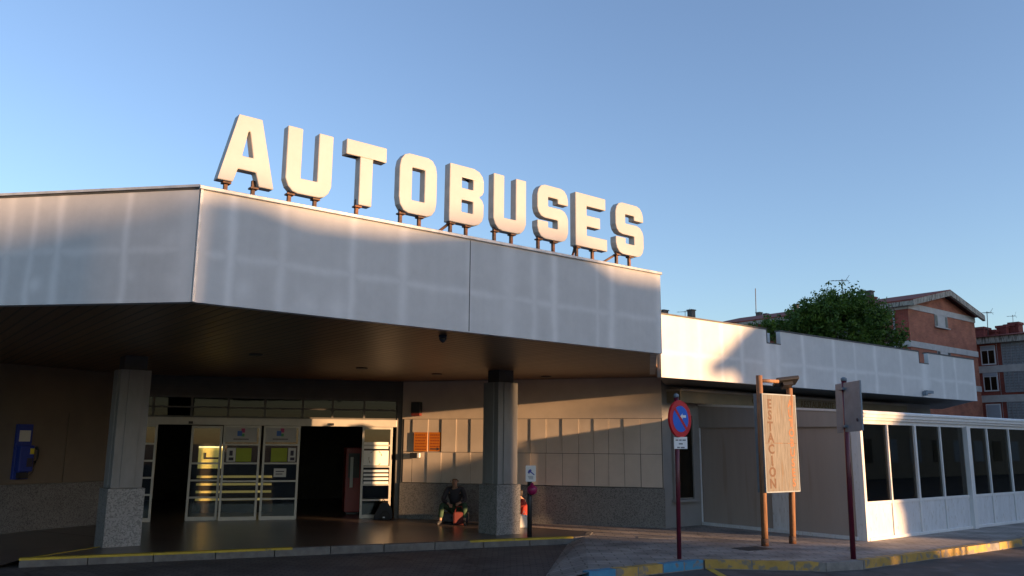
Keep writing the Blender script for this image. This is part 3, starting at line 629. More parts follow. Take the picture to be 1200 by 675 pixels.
def glyph(ch):
    """outlines in a unit box: list of (outer, [holes]); u right, z up; stroke about .26 of the width"""
    if ch == 'A': return [[(0, 0), (.27, 0), (.34, .2), (.66, .2), (.73, 0), (1, 0), (.72, 1), (.30, 1)], [[(.40, .40), (.60, .40), (.515, .78), (.485, .78)]]]
    if ch == 'U':
        o = [(0, 1), (0, .2), (.06, .09), (.16, .02), (.27, 0), (.73, 0), (.84, .02), (.94, .09), (1, .2), (1, 1), (.68, 1), (.68, .235), (.32, .235), (.32, 1)]
        return [o, []]
    if ch == 'T': return [[(.34, 0), (.66, 0), (.66, .76), (1, .76), (1, 1), (0, 1), (0, .76), (.34, .76)], []]
    if ch == 'O': return [rnd(0, 1, 0, 1, (.25,) * 4, 3), [rnd(.33, .67, .225, .775, (0, 0, 0, 0), 2)]]
    if ch == 'B': return [[(0, 0), (.70, 0), (.86, .035), (.96, .11), (1, .2), (1, .40), (.95, .475), (.86, .52), (.95, .565), (1, .63), (1, .80), (.96, .89), (.86, .965), (.70, 1), (0, 1)], [[(.35, .2), (.68, .2), (.68, .41), (.35, .41)], [(.35, .615), (.68, .615), (.68, .80), (.35, .80)]]]
    if ch == 'E': return [[(0, 0), (1, 0), (1, .22), (.35, .22), (.35, .395), (.78, .395), (.78, .60), (.35, .60), (.35, .78), (.96, .78), (.96, 1), (0, 1)], []]
    if ch == 'S': return [[(0, .32), (0, .2), (.04, .10), (.12, .03), (.24, 0), (.76, 0), (.88, .03), (.96, .10), (1, .2), (1, .43), (.96, .51), (.88, .575), (.76, .605), (.345, .605), (.345, .785), (.66, .785), (.66, .70), (1, .70), (1, .80), (.96, .90), (.88, .97), (.76, 1), (.24, 1), (.12, .97), (.04, .90), (0, .80), (0, .56), (.04, .47), (.12, .41), (.24, .385), (.655, .385), (.655, .215), (.345, .215), (.345, .32)], []]
LT = .145
def letter(ch, u0, u1, z0, z1, legs, lab, brace=None):
    d1 = -.20
    th = thing('sign_letter', lab, 'letter', MF.pt((u0 + u1) / 2, d1 - LT / 2, z0), 'big letters standing along the canopy roof')
    outer, holes = glyph(ch)
    from mathutils.geometry import tessellate_polygon
    loops = [[(u0 + u * (u1 - u0), z0 + z * (z1 - z0)) for u, z in lp] for lp in [outer] + holes]
    flat = [p for lp in loops for p in lp]; tris = tessellate_polygon([[Vector((p[0], p[1], 0)) for p in lp] for lp in loops])
    off = parent_world(th); bm = bmesh.new()
    vf = [bm.verts.new(MF.pt(p[0], d1, p[1]) - off) for p in flat]; vb = [bm.verts.new(MF.pt(p[0], d1 - LT, p[1]) - off) for p in flat]
    for t3 in tris: bm.faces.new([vf[i] for i in t3]); bm.faces.new([vb[i] for i in reversed(t3)])
    k0 = 0
    for lp in loops:
        n = len(lp)
        for i in range(n): i0, i1 = k0 + i, k0 + (i + 1) % n; bm.faces.new([vf[i0], vf[i1], vb[i1], vb[i0]])
        k0 += n
    bmesh.ops.recalc_face_normals(bm, faces=bm.faces)
    for f in bm.faces: f.material_index = 0 if f.normal.dot(MF.n) > .7 else 1
    bmesh.ops.dissolve_limit(bm, angle_limit=R(1), verts=bm.verts, edges=bm.edges, delimit={'MATERIAL'})
    me = bpy.data.meshes.new('letter_body'); bm.to_mesh(me); bm.free(); me.materials.append(LETM); me.materials.append(LETS)
    o = bpy.data.objects.new('letter_body', me); COL.objects.link(o); o.parent = th
    m = o.modifiers.new('bevel', 'BEVEL'); m.width = .008; m.segments = 1; m.angle_limit = R(35)
    legs = [min(max(q_, u0 + .13 * (u1 - u0)), u1 - .13 * (u1 - u0)) for q_ in legs]
    for lu in legs:
        g = MB(); MF.box(g, lu - .022, lu + .022, d1 - LT + .03, d1 - LT + .075, z0 - .55, z0 + .09)
        MF.box(g, lu - .05, lu + .05, d1 - LT + .02, d1 - .03, z0 - .028, z0 - .006)
        g.build('leg', M['rust'], th)
    if brace:
        g = MB(); g.tube([MF.pt(legs[0] - .02, d1 - LT + .03, z0 - .02), MF.pt(legs[0] + brace, d1 - LT - .25, z0 - .33)], .022, 6); g.build('brace', M['rust'], th)
lu = lambda x, y: MF.px(x, y, -.25)[0]
for ch, a, b, z0, z1, lg, lab, br in (
    ('A', .25, .97, 5.17, 6.06, (265.5, 298), 'cream metal letter A, first of the row, nearest the canopy corner', None),
    ('U', 1.12, 1.77, 5.19, 6.08, (339, 369.5), 'cream metal letter U standing between the letters A and T', None),
    ('T', 1.97, 2.60, 5.21, 6.11, (419,), 'cream metal letter T on a single leg, left of the O', None),
    ('O', 2.82, 3.46, 5.24, 6.13, (467, 493), 'cream metal letter O with an upright slot, right of the T', None),
    ('B', 3.69, 4.33, 5.25, 6.15, (524, 548), 'cream metal letter B with two square holes and a slanting brace', -.30),
    ('U', 4.52, 5.18, 5.27, 6.17, (578.5, 601), 'cream metal letter U standing between the letters B and S', None),
    ('S', 5.42, 6.10, 5.29, 6.20, (629, 650), 'cream metal letter S standing between the letters U and E', None),
    ('E', 6.27, 7.02, 5.29, 6.22, (675.5, 695.5), 'cream metal letter E, only one of the row', .10),
    ('S', 7.24, 7.96, 5.31, 6.25, (719.5, 738), 'cream metal letter S at the far right end of the row', -.42)):
    zz = z0 - .2
    letter(ch, a, b, z0, z1, [lu(x, MF.px(0, 0)[0] * 0 + {'A': 218}.get(ch, 250)) for x in lg], lab, br)

# ------------------------------------------------------------------ glazed restaurant annex
RC = onz(1017, 634.5, ZP); AF = FR((RC.x, RC.y), 52.3)
RB = onz(822, 615, ZP); AD = math.degrees(math.atan2(RC.x - RB.x, RC.y - RB.y)); AN = FR((RB.x, RB.y), AD); LN = (RC - RB).length
annex = thing('restaurant_annex', 'white framed glazed restaurant annex with dark windows and beige side', 'restaurant annex', (RC.x, RC.y, ZP))
LA = 16.0
mul = [AF.px(x, 575)[0] for x in (1045.5, 1077.8, 1107.8)]; big = AF.px(1138, 575)[0]; m4, m5 = AF.px(1163.3, 575)[0], AF.px(1188.9, 575)[0]
stp = m5 - m4
muls = mul + [big, m4, m5, m5 + stp, m5 + stp * 2, m5 + stp * 3 + .1]; k = muls[-1]
while k < LA - 1: k += stp; muls.append(k)
edges = [0.06] + muls + [LA]
g = MB(); AF.box(g, .0, .09, -.09, .0, ZP, 2.55); AF.box(g, LA - .1, LA, -.09, 0, ZP, 2.55)
AF.box(g, .09, LA - .1, -.07, -.005, .84, .90); AF.box(g, .09, LA - .1, -.07, -.005, 2.47, 2.55); AF.box(g, .09, LA - .1, -.07, .012, ZP, ZP + .06)
for k in muls:
    hw = .035 if k in (mul[1],) else .024
    if k == big: continue
    AF.box(g, k - hw, k + hw, -.068, .004 if hw < .03 else .012, ZP + .06, 2.47)
AF.box(g, big - .09, big + .09, -.068, .07, ZP, 2.5)
fr_ = g.build('window_frame', M['white'], annex, bevel=.004)
g = MB(); 
for a, b in zip(edges[:-1], edges[1:]): AF.box(g, a + .03, b - .03, -.05, -.022, ZP + .05, .85)
g.build('lower_panels', M['white2'], annex)
for i, (a, b) in enumerate(zip(edges[:-1], edges[1:])):
    if i > 9: break
    g = MB(); AF.box(g, a + .01, b - .01, -.045, -.037, .89, 2.48); g.build('window_pane', M['darkglass'], annex)
g = MB()
prof = [(-.12, 2.55), (.05, 2.55), (.05, 2.60), (.09, 2.605), (.09, 2.67), (.12, 2.675), (.12, 2.715), (.10, 2.74), (-.12, 2.74)]
def sweep(mb, fr, prof, a, b):
    n = len(prof)
    for i in range(n):
        p, q = prof[i], prof[(i + 1) % n]
        mb.face([fr.pt(a, p[0], p[1]), fr.pt(b, p[0], p[1]), fr.pt(b, q[0], q[1]), fr.pt(a, q[0], q[1])], [(a, p[1]), (b, p[1]), (b, q[1]), (a, q[1])])
    mb.face([fr.pt(a, *p) for p in reversed(prof)]); mb.face([fr.pt(b, *p) for p in prof])
sweep(g, AF, prof, -.03, 2.9); sweep(g, AF, prof, 2.905, LA); gt = g.build('gutter_cornice', M['white'], annex)
# side wall
def nu(x, y): return AN.px(x, y)[0]
zh0 = AN.px(815, 503)[1]; zh1 = AN.px(822, 472.6)[1]
zhb = (AN.px(822, 502.5)[1] + AN.px(886, 499)[1]) / 2
g = MB(); AN.box(g, LN - .22, LN, -.09, -.001, ZP, 2.56); AN.box(g, -.03, .05, -.09, .02, ZP, zhb); AN.box(g, .05, LN - .2, -.07, .03, ZP, ZP + .07)
s1, s2 = nu(905, 600), nu(929, 600)
AN.box(g, s1, s2, -.06, -.012, ZP + .07, zhb)
g.build('side_frame', M['white2'], annex, bevel=.004)
for a, b in ((.05, s1), (s2, LN - .22)):
    g = MB(); AN.box(g, a + .005, b - .005, -.09, -.04, ZP + .05, zhb); g.build('beige_side_sheet', M['beige'], annex)
g = MB(); AN.poly(g, [(-.05, zhb), (LN - .0, zhb - .02), (LN, 2.70), (-.05, zh1 - .06)], -.10, .015); g.build('side_header', mat('header_sheet', (.32, .29, .27), .55, var=.06, scale=1.5, stretch=(4, 4, .5)), annex)
g = MB(); AN.poly(g, [(-.06, zh1 - .06), (LN + .03, 2.70), (LN + .03, 2.745), (-.06, zh1)], -.12, .035); g.build('roof_edge_trim', M['white'], annex)
# sloping roof + inside
r0 = AN.pt(-.05, -.05, 0); Lr = LA
def P3(v, z): return (v.x, v.y, z)
a, b = AF.pt(0, -.03, 0), AF.pt(LA, -.03, 0); c, d = r0 + AF.a * LA, r0
g = MB(); g.face([P3(a, 2.70), P3(b, 2.70), P3(c, zh1 - .05), P3(d, zh1 - .05)]); g.face([P3(d, zh1 - .1), P3(c, zh1 - .1), P3(b, 2.65), P3(a, 2.65)]); g.build('lean_to_roof', M['cap'], annex)
g = MB(); AF.box(g, .0, LA, -LN + .02, -LN + .05, ZP, 2.9); AF.box(g, LA - .05, LA, -LN, -.1, ZP, 2.7); g.build('back_wall', mat('restaurant_inner_wall', (.16, .12, .07), .8), annex)
# dark tables and chairs backs inside, seen as vague shapes through tinted glass
g = MB()
AF.box(g, .2, LA, -2.0, -1.8, ZP, 1.15); g.build('inner_counter', mat('ochre_counter', (.34, .22, .05), .7), annex)

g = MB(); AF.box(g, .25, 1.35, -.75, -.70, .55, 1.72); g.build('ochre_glow_panel', mat('ochre_glow_panel', (.60, .36, .05), .7, var=.15), annex)  # added panel, the glow in the pane is put into its ochre colour
g = MB()
for k in range(3): AF.box(g, .45 + k * .02, 1.1, -.699, -.69, 1.1 + k * .12, 1.14 + k * .12)
g.build('glow_panel_lines', M['ochre'], annex)
# ------------------------------------------------------------------ signs and street furniture
def pole(name, mt, par, q, z1, r, lean=(0, 0), z0=0, n=14):
    g = MB(); g.tube([(q.x, q.y, z0), (q.x + lean[0], q.y + lean[1], z1)], r, n); return g.build(name, mt, par)
# no-parking sign
q = onz(796, 655, ZP); top = onY(792.5, 468, q.y)
np_ = thing('traffic_sign', 'round blue and red no parking sign with white arrow on a maroon post', 'traffic sign', (q.x, q.y, ZP))
pole('post', M['maroon'], np_, q, top.z + .03, .038, (top.x - q.x + .0, 0))
SF = FR((top.x, q.y), 47)
cz = onY(795, 491, q.y).z; cx = (onY(795.3, 491, q.y) - SF.P).dot(SF.a)
def disc(mb, fr, cu, cz, r, d0, d1, n=40, squash=1):
    pts = [(cu + r * math.cos(2 * math.pi * k / n), cz + r * squash * math.sin(2 * math.pi * k / n)) for k in range(n)]; fr.poly(mb, pts, d0, d1)
rr = .315
g = MB(); disc(g, SF, cx, cz, rr, .045, .062); dk = g.build('sign_disc', M['red'], np_)
g = MB(); disc(g, SF, cx, cz, rr + .006, .030, .0445); g.build('rim', M['red'], dk)
g = MB(); disc(g, SF, cx, cz, rr * .715, .0625, .0645); g.build('blue_field', M['blue'], dk)
g = MB(); c_, s_ = math.cos(R(-47)), math.sin(R(-47)); L_, W_ = rr * .73, .026
SF.poly(g, [(cx + c_ * x - s_ * y, cz + s_ * x + c_ * y) for x, y in ((-L_, -W_), (L_, -W_), (L_, W_), (-L_, W_))], .065, .067); g.build('red_bar', M['red'], dk)
g = MB(); ax, az_ = cx + .075, cz + .045
SF.poly(g, [(ax - .09, az_), (ax - .025, az_ - .05), (ax - .025, az_ - .022), (ax + .075, az_ - .022), (ax + .075, az_ + .022), (ax - .025, az_ + .022), (ax - .025, az_ + .05)], .0675, .0695); g.build('white_arrow', M['signwhite'], dk)
z1_, z0_ = onY(796, 512, q.y).z, onY(796, 526, q.y).z
PF = FR((top.x, q.y), 80); pc = (onY(796.5, 519, q.y) - PF.P).dot(PF.a)
g = MB(); PF.box(g, pc - .12, pc + .12, .045, .055, z0_, z1_); pl = g.build('supplementary_plate', M['signwhite'], np_, bevel=.002)
for row_, ws in enumerate(((.05, .045, .06), (.07,), (.05, .07))):
    g = MB(); tw = sum(ws) + .014 * (len(ws) - 1); x_ = pc - tw / 2; zc_ = z1_ - .055 - row_ * .062
    for w_ in ws: PF.box(g, x_, x_ + w_, .0552, .0562, zc_ - .011, zc_ + .011); x_ += w_ + .014
    g.build('plate_text_line', mat('faded_print', (.16, .16, .17), .7), pl)
g = MB(); g.tube([(top.x, q.y, top.z + .03), (top.x, q.y, top.z + .08), (top.x, q.y, top.z + .10)], [.045, .045, .02], 12); g.build('post_cap', M['galv'], np_)
# sign seen from behind
q = onz(1000, 655, ZP); top = onY(989, 448, q.y)
bs = thing('traffic_sign', 'grey back of a rectangular sign on a leaning maroon post by the annex corner', 'traffic sign', (q.x, q.y, ZP))
pole('post', M['maroon'], bs, q, top.z + .02, .045, (top.x - q.x, 0))
tl, bl, tr_, br_ = onY(978.5, 450.5, q.y + .28), onY(981, 507.5, q.y + .28), onY(1007, 445.5, q.y - .62), onY(1010.5, 504.5, q.y - .62)
nrm = Vector((-(tr_.y - tl.y), (tr_.x - tl.x), 0)).normalized(); nrm = nrm if nrm.dot(Vector((q.x, q.y, 0))) > 0 else -nrm
g = MB()
off_ = nrm * .03
g.hexa([bl + off_ * 0, br_ + off_ * 0, br_ + off_, bl + off_, tl, tr_, tr_ + off_, tl + off_]); bp_ = g.build('sign_back', M['galv'], bs, bevel=.004)
for z in (.12, .88):
    a = bl.lerp(tl, z); b = br_.lerp(tr_, z); pm = a.lerp(b, .33); g = MB(); t = (b - a).normalized()
    g.hexa([pm - t * .09 - nrm * .055 + Vector((0, 0, -.02)), pm + t * .09 - nrm * .055 + Vector((0, 0, -.02)), pm + t * .09 - nrm * .002 + Vector((0, 0, -.02)), pm - t * .09 - nrm * .002 + Vector((0, 0, -.02)), pm - t * .09 - nrm * .055 + Vector((0, 0, .02)), pm + t * .09 - nrm * .055 + Vector((0, 0, .02)), pm + t * .09 - nrm * .002 + Vector((0, 0, .02)), pm - t * .09 - nrm * .002 + Vector((0, 0, .02))]); g.build('clamp', M['galv'], bs)
g = MB(); a = bl.lerp(tl, .22).lerp(br_.lerp(tr_, .22), .85); g.tube([a - nrm * .012, a - nrm * .002], .028, 12); g.build('sticker', M['ink'], bp_)
g = MB(); g.tube([(top.x, q.y, top.z + .02), (top.x, q.y, top.z + .07), (top.x, q.y, top.z + .09)], [.052, .052, .02], 12); g.build('post_cap', M['galv'], bs)
# wooden "ESTACION AUTOBUSES" board
e1, e2 = onz(896.5, 640, ZP), onz(929, 637, ZP)
EB = FR((e1.x, e1.y), math.degrees(math.atan2(e2.x - e1.x, e2.y - e1.y)))
es = thing('station_name_board', 'weathered vertical name board between two wooden poles with a floodlight on top', 'sign', (e1.x, e1.y, ZP))
t1, t2 = onY(889.5, 440, e1.y), onY(925, 455, e2.y)
g = MB(); g.tube([(e1.x, e1.y, 0), (t1.x, e1.y, t1.z)], .062, 16); g.build('wooden_pole', M['wood'], es)
g = MB(); g.tube([(e2.x, e2.y, 0), (t2.x, e2.y, t2.z)], .06, 16); g.build('wooden_pole', M['wood'], es)
for q_ in (e1, e2):
    g = MB(); g.tube([(q_.x, q_.y, ZP), (q_.x, q_.y, ZP + .14)], [.072, .066], 16); g.build('pole_foot', M['rust'], es)
bu0, bz1 = EB.px(893, 461, .10); bu1, _ = EB.px(931, 464, .10); bz0 = EB.px(897, 577, .10)[1]; bz1r = EB.px(927, 464, .10)[1]; 
g = MB(); EB.box(g, bu0 - .0, bu1, -.10, .10, bz0, (bz1 + bz1r) / 2); bd = g.build('board', M['ochreboard'], es, bevel=.004)
g = MB(); zt_ = (bz1 + bz1r) / 2
EB.box(g, bu0 - .015, bu0 + .005, -.105, .105, bz0 - .01, zt_ + .01); EB.box(g, bu1 - .005, bu1 + .015, -.105, .105, bz0 - .01, zt_ + .01); EB.box(g, bu0 + .005, bu1 - .005, -.105, .105, bz0 - .012, bz0 + .01); EB.box(g, bu0 + .005, bu1 - .005, -.105, .105, zt_ - .01, zt_ + .012)
g.build('metal_edge', M['galv'], bd)
g = MB(); zs = bz0 + (zt_ - bz0) * .495; EB.box(g, bu0 + .03, bu1 - .02, .1, .1015, zs - .005, zs + .005); g.build('board_joint', M['rust'], bd)
wbd = bu1 - bu0; hbd = zt_ - bz0
BL, OL = M['brown_letter'], M['orange_letter']
g = MB(); uo = bu0 + wbd * .20; zo = bz0 + hbd * (.855 - 6 * .1165) + .19; EB.poly(g, [(uo - .015, zo), (uo + .01, zo), (uo + .04, zo + .04), (uo + .01, zo + .04)], .1, .1022); g.build('brown_letter', BL, bd)
for k, ch in enumerate('ESTACION'):
    text_obj('brown_letter', ch, EB, bu0 + wbd * .20, bz0 + hbd * (.855 - k * .1165), .25, .101, BL, bd, ax='CENTER', depth=.0012, bold=.008)
for k, ch in enumerate('AUTOBUSES'):
    text_obj('orange_letter', ch, EB, bu0 + wbd * .84, bz0 + hbd * (.875 - k * .103), .21, .101, OL, bd, ax='CENTER', depth=.0012, bold=.006)
# floodlight and arm
g = MB(); p0 = Vector((t1.x, e1.y, onY(889.5, 446, e1.y).z)); p1 = onY(912, 447, e1.y + .1); g.tube([p0, p1], .035, 10); g.build('cross_arm', M['wood'], es)
fc_ = onY(921, 447, e2.y - .1)
fl_ = MB()
ax_, ay_, az2 = Vector((.80, .05, .10)).normalized(), Vector((-.3, -.9, .35)).normalized(), None
ay_ = (ay_ - ax_ * ay_.dot(ax_)).normalized(); az2 = ax_.cross(ay_)
def obox(mb, c, hx, hy, hz):
    P = [c + ax_ * sx * hx + ay_ * sy * hy + az2 * sz_ * hz for sz_ in (-1, 1) for sx, sy in ((-1, -1), (1, -1), (1, 1), (-1, 1))]; mb.hexa(P)
obox(fl_, fc_, .23, .15, .035); fo = fl_.build('floodlight_housing', M['black'], es, bevel=.01)
g = MB(); obox(g, fc_ + az2 * .075 - ay_ * .02, .10, .09, .035); g.build('gear_box', M['black'], fo)
g = MB(); obox(g, fc_ - az2 * .038 - ay_ * .01, .19, .12, .003); g.build('floodlight_glass', M['galv'], fo)
g = MB(); obox(g, fc_ - az2 * .045 - ay_ * .02, .07, .05, .004); g.build('reflector', M['whitepaper'], fo)
# black bollard with dog-bag dispenser
q = onz(620.5, 637, 0); zt_ = onY(619.5, 565, q.y).z
bo = thing('dispenser_post', 'slim black post with small white notice and round magenta dispenser', 'post', (q.x, q.y, 0))
g = MB(); g.tube([(q.x, q.y, 0), (q.x, q.y, zt_ + .3)], .05, 16); g.build('post', M['black'], bo)
g = MB(); g.tube([(q.x, q.y, 0), (q.x, q.y, .04)], [.08, .06], 16); g.build('foot', M['black'], bo)
HF = FR((q.x, q.y), 86); hu0, hz1 = HF.px(616, 545.5, .06); hu1, hz0 = HF.px(628, 564.5, .06)
g = MB(); HF.poly(g, rnd(hu0, hu1, hz0, hz1, (.02,) * 4, 3), .052, .064); nb = g.build('notice_plate', M['signwhite'], bo)
hc, hz = (hu0 + hu1) / 2, (hz0 + hz1) / 2
NB = mat('notice_blue', (.03, .04, .30), .5)
g = MB()
HF.poly(g, [(hc - .065, hz + .02), (hc - .04, hz + .08), (hc + .0, hz + .09), (hc + .02, hz + .06), (hc - .01, hz + .035), (hc - .035, hz - .01)], .0645, .0655)
HF.poly(g, [(hc - .0, hz + .05), (hc + .08, hz - .02), (hc + .07, hz - .035), (hc - .02, hz + .03)], .0645, .0655); g.build('pictogram', NB, nb)
g = MB()
for k in range(3): HF.box(g, hc - .06 + k * .01, hc + .05, .0645, .0655, hz - .06 - k * .025, hz - .052 - k * .025)
g.build('notice_text_lines', M['ink'], nb)
dc = onY(623.5, 573.5, q.y - .05); g = MB(); n = 14
pr_ = [(0, -.115), (.05, -.105), (.085, -.075), (.105, -.03), (.105, .03), (.085, .06), (.04, .09), (.025, .13), (0, .135)]
g.tube([(dc.x, dc.y - .03, dc.z + p[1]) for p in pr_], [max(p[0], .002) for p in pr_], 18); g.build('dispenser', M['magenta'], bo)
# payphone on the left wall
def pu(x, y): return LW.px(x, y)
a0, _ = pu(15, 530); a1 = pu(34, 530)[0]; zt_, zb_ = pu(20, 497)[1], pu(10, 562)[1]
a0, a1 = pu(13, 530)[0], pu(34, 530)[0]
pm_ = (a0 + a1) / 2
ph = thing('payphone', 'blue wall payphone with a dark handset on the left wall', 'payphone', LW.pt(pm_, .1, zb_))
hwid = .17
g = MB(); LW.box(g, pm_ - hwid, pm_ + hwid, .022, .10, zb_, zt_); bk_ = g.build('back_panel', M['phone'], ph, bevel=.012)
g = MB(); LW.box(g, pm_ - hwid + .01, pm_ + hwid - .02, .10, .26, zb_ + .16, zb_ + .70); bd_ = g.build('phone_body', M['phone'], ph, bevel=.02)
g = MB(); LW.box(g, pm_ - hwid + .05, pm_ + hwid - .05, .1, .106, zt_ - .36, zt_ - .13); g.build('instruction_card', M['paper'], bk_)
g = MB(); LW.box(g, pm_ - .0, pm_ + .12, .26, .27, zb_ + .26, zb_ + .44); g.build('keypad', M['ink'], bd_)
g = MB(); g.tube([LW.pt(pm_ + .20, .22, zb_ + .66), LW.pt(pm_ + .215, .27, zb_ + .60), LW.pt(pm_ + .215, .27, zb_ + .42), LW.pt(pm_ + .20, .22, zb_ + .36)], [.035, .022, .022, .035], 10); g.build('handset', M['black'], ph)
g = MB(); LW.box(g, pm_ + .05, pm_ + .13, .26, .275, zb_ + .52, zb_ + .64); g.build('yellow_sticker', M['yellow'], bd_)
g = MB(); g.tube([LW.pt(pm_ + .2, .22, zb_ + .36), LW.pt(pm_ + .2, .2, zb_ + .15), LW.pt(pm_ + .1, .18, zb_ + .06), LW.pt(pm_ + .05, .16, zb_ + .16)], .008, 6); g.build('cord', M['black'], ph)
g = MB(); LW.box(g, pm_ - .1, pm_ + .1, .1, .2, zb_ + .02, zb_ + .14); g.build('coin_return', M['black'], ph)
# orange notices on the block wall
def notice(x0, x1, lab, arrow):
    a, zt_ = BW.px(x0, 506.5, gr); b, zb_ = BW.px(x1, 529, gr)
    t = thing('orange_notice', lab, 'notice', BW.pt((a + b) / 2, gr, zb_), 'orange notices on the block wall')
    dd = .036 if not arrow else .006
    g = MB(); BW.box(g, a, b, dd - .004, dd + .008, zb_, zt_); o = g.build('notice_sheet', M['orange_paper'], t)
    rows = 5; 
    for k in range(rows if arrow else rows + 1):
        z = zt_ - .07 - k * .072; g = MB(); random.seed(k + 3 * arrow); x = a + .04
        while x < b - .05:
            w_ = random.uniform(.02, .06); BW.box(g, x, min(x + w_, b - .03), dd + .008, dd + .010, z - .014, z + .014); x += w_ + .014
        g.build('text_line', M['darkorange'], o)
    if arrow:
        g = MB(); m_ = (a + b) / 2; z = zb_ + .06
        BW.poly(g, [(m_ - .13, z - .015), (m_ + .05, z - .015), (m_ + .05, z - .04), (m_ + .15, z), (m_ + .05, z + .04), (m_ + .05, z + .015), (m_ - .13, z + .015)], dd + .008, dd + .010); g.build('black_arrow', M['ink'], o)
notice(485.8, 500.8, 'orange printed notice without an arrow, left of the pair', False)
notice(502.8, 516.5, 'orange printed notice with a black arrow at its foot', True)
# little boxes on the block wall
a, zt_ = BW.px(482, 530.5, .03); b, zb_ = BW.px(490.5, 537, .03)
t = thing('junction_box', 'small dark junction box under the orange notices', 'junction box', BW.pt(a, .03, zb_))
g = MB(); BW.box(g, a, b, .036, .13, zb_, zt_); g.build('box_body', M['black'], t, bevel=.008)
g = MB(); BW.box(g, b + .002, b + .05, .036, .12, zb_ + .02, zt_ - .01); g.build('side_cover', M['signwhite'], t)
a, zt_ = BW.px(481, 471, .2); b, zb_ = BW.px(491, 487, .2)
t = thing('alarm_box', 'dark alarm box with a reddish foot high above the orange notices', 'alarm box', BW.pt(a, .03, zb_))
g = MB(); BW.box(g, a, b, .0, .16, zb_ + .07, zt_); g.build('box_body', M['black'], t, bevel=.01)
g = MB(); BW.box(g, a + .01, b - .01, .01, .15, zb_, zb_ + .068); g.build('red_foot', mat('dull_red_plastic', (.12, .02, .015), .5), t)
# manhole / floor items
q = onz(882, 643, ZP); g = MB(); c = FR((q.x, q.y), 60); c.box(g, -.32, .32, -.22, .22, ZP - .01, ZP + .006); mh = g.build('manhole_cover', mat('cast_iron', (.035, .033, .032), .6, var=.4, scale=20, bump=.5, bscale=80)); tag(mh, 'dark square manhole cover in the pavement before the name board', 'manhole cover')
q = onz(768, 630, ZP); g = MB(); c = FR((q.x, q.y), 100); c.box(g, -.35, .35, -.12, .12, ZP - .01, ZP + .006)
gm = g.build('drain_grate', M['kerb']); tag(gm, 'pale drain grate in the pavement before the plinth', 'drain grate')
q = onz(450, 607, ZP)

# ------------------------------------------------------------------ houses behind
def chimney(par, x, y, Y, w=.5, h=.9, cowl=.45, cw=.30):
    """x, y: photo spot of the cowl's top centre at depth Y"""
    t = onY(x, y, Y); c = FR((t.x, t.y), AR)
    g = MB(); c.box(g, -w / 2, w / 2, -w / 2, w / 2, t.z - cowl - h, t.z - cowl); c.box(g, -w / 2 - .05, w / 2 + .05, -w / 2 - .05, w / 2 + .05, t.z - cowl - .1, t.z - cowl - .001)
    o = g.build('chimney', M['redbrick_ch'], par)
    g = MB(); c.box(g, -cw / 2, cw / 2, -cw / 2, cw / 2, t.z - cowl, t.z - .08); c.box(g, -cw / 2 - .05, cw / 2 + .05, -cw / 2 - .05, cw / 2 + .05, t.z - .08, t.z); g.build('cowl', M['chim'], o)
def antenna(name, lab, x, y0, y1, Y, arms=True, s=1.0):
    a, b = onY(x, y1, Y), onY(x - (y1 - y0) * .02, y0, Y)
    t = thing(name, lab, 'antenna', a); g = MB(); g.tube([a - Vector((0, 0, .8)), b], .022 * s, 6); g.build('mast', M['chim'], t)
    if arms:
        g = MB(); L_ = .8 * s; d = Vector((.95, .3, .05)); g.tube([b + d * -L_ * .9 - Vector((0, 0, .12)), b + d * L_ * .4 - Vector((0, 0, .05))], .016 * s, 5)
        for k in range(6): c = b - Vector((0, 0, .1)) + d * (-L_ * .85 + k * .2 * s); g.tube([c - Vector((-.05, .2, .02)) * s, c + Vector((-.05, .2, .02)) * s], .008 * s, 4)
        for sg in (1, -1): g.tube([b + d * .3 * s, b + d * .5 * s + Vector((0, 0, .22 * sg))], .012 * s, 4)
        g.build('antenna_arms', M['chim'], t)
    return t
# gabled brick house
YK = 46.0
kq = onY(1067, 400, YK); GB = FR((kq.x, kq.y), AR); gs0 = Vector((kq.x, kq.y, 0)) - Vector((math.sin(R(AS)), math.cos(R(AS)), 0)) * 14; GS = FR((gs0.x, gs0.y), AS)
house = thing('brick_house', 'orange brick house with pale gable boards and a red tiled roof behind the wing', 'house', (kq.x, kq.y, 0))
gw = GB.px(1142, 380)[0]; ze = GB.px(1067, 352.5)[1]; zp = GB.px(1103.5, 342.5)[1]; zr = GB.px(1142, 371)[1]; gp = GB.px(1103.5, 342)[0]
zE = (ze + zr) / 2
print('house', gw, ze, zr, zp, gp)
g = MB(); GB.poly(g, [(0, 0), (gw, 0), (gw, zE - .2), (gp, zp - .2), (0, zE - .2)], -14, 0); hw = g.build('brick_wall', M['brick'], house)
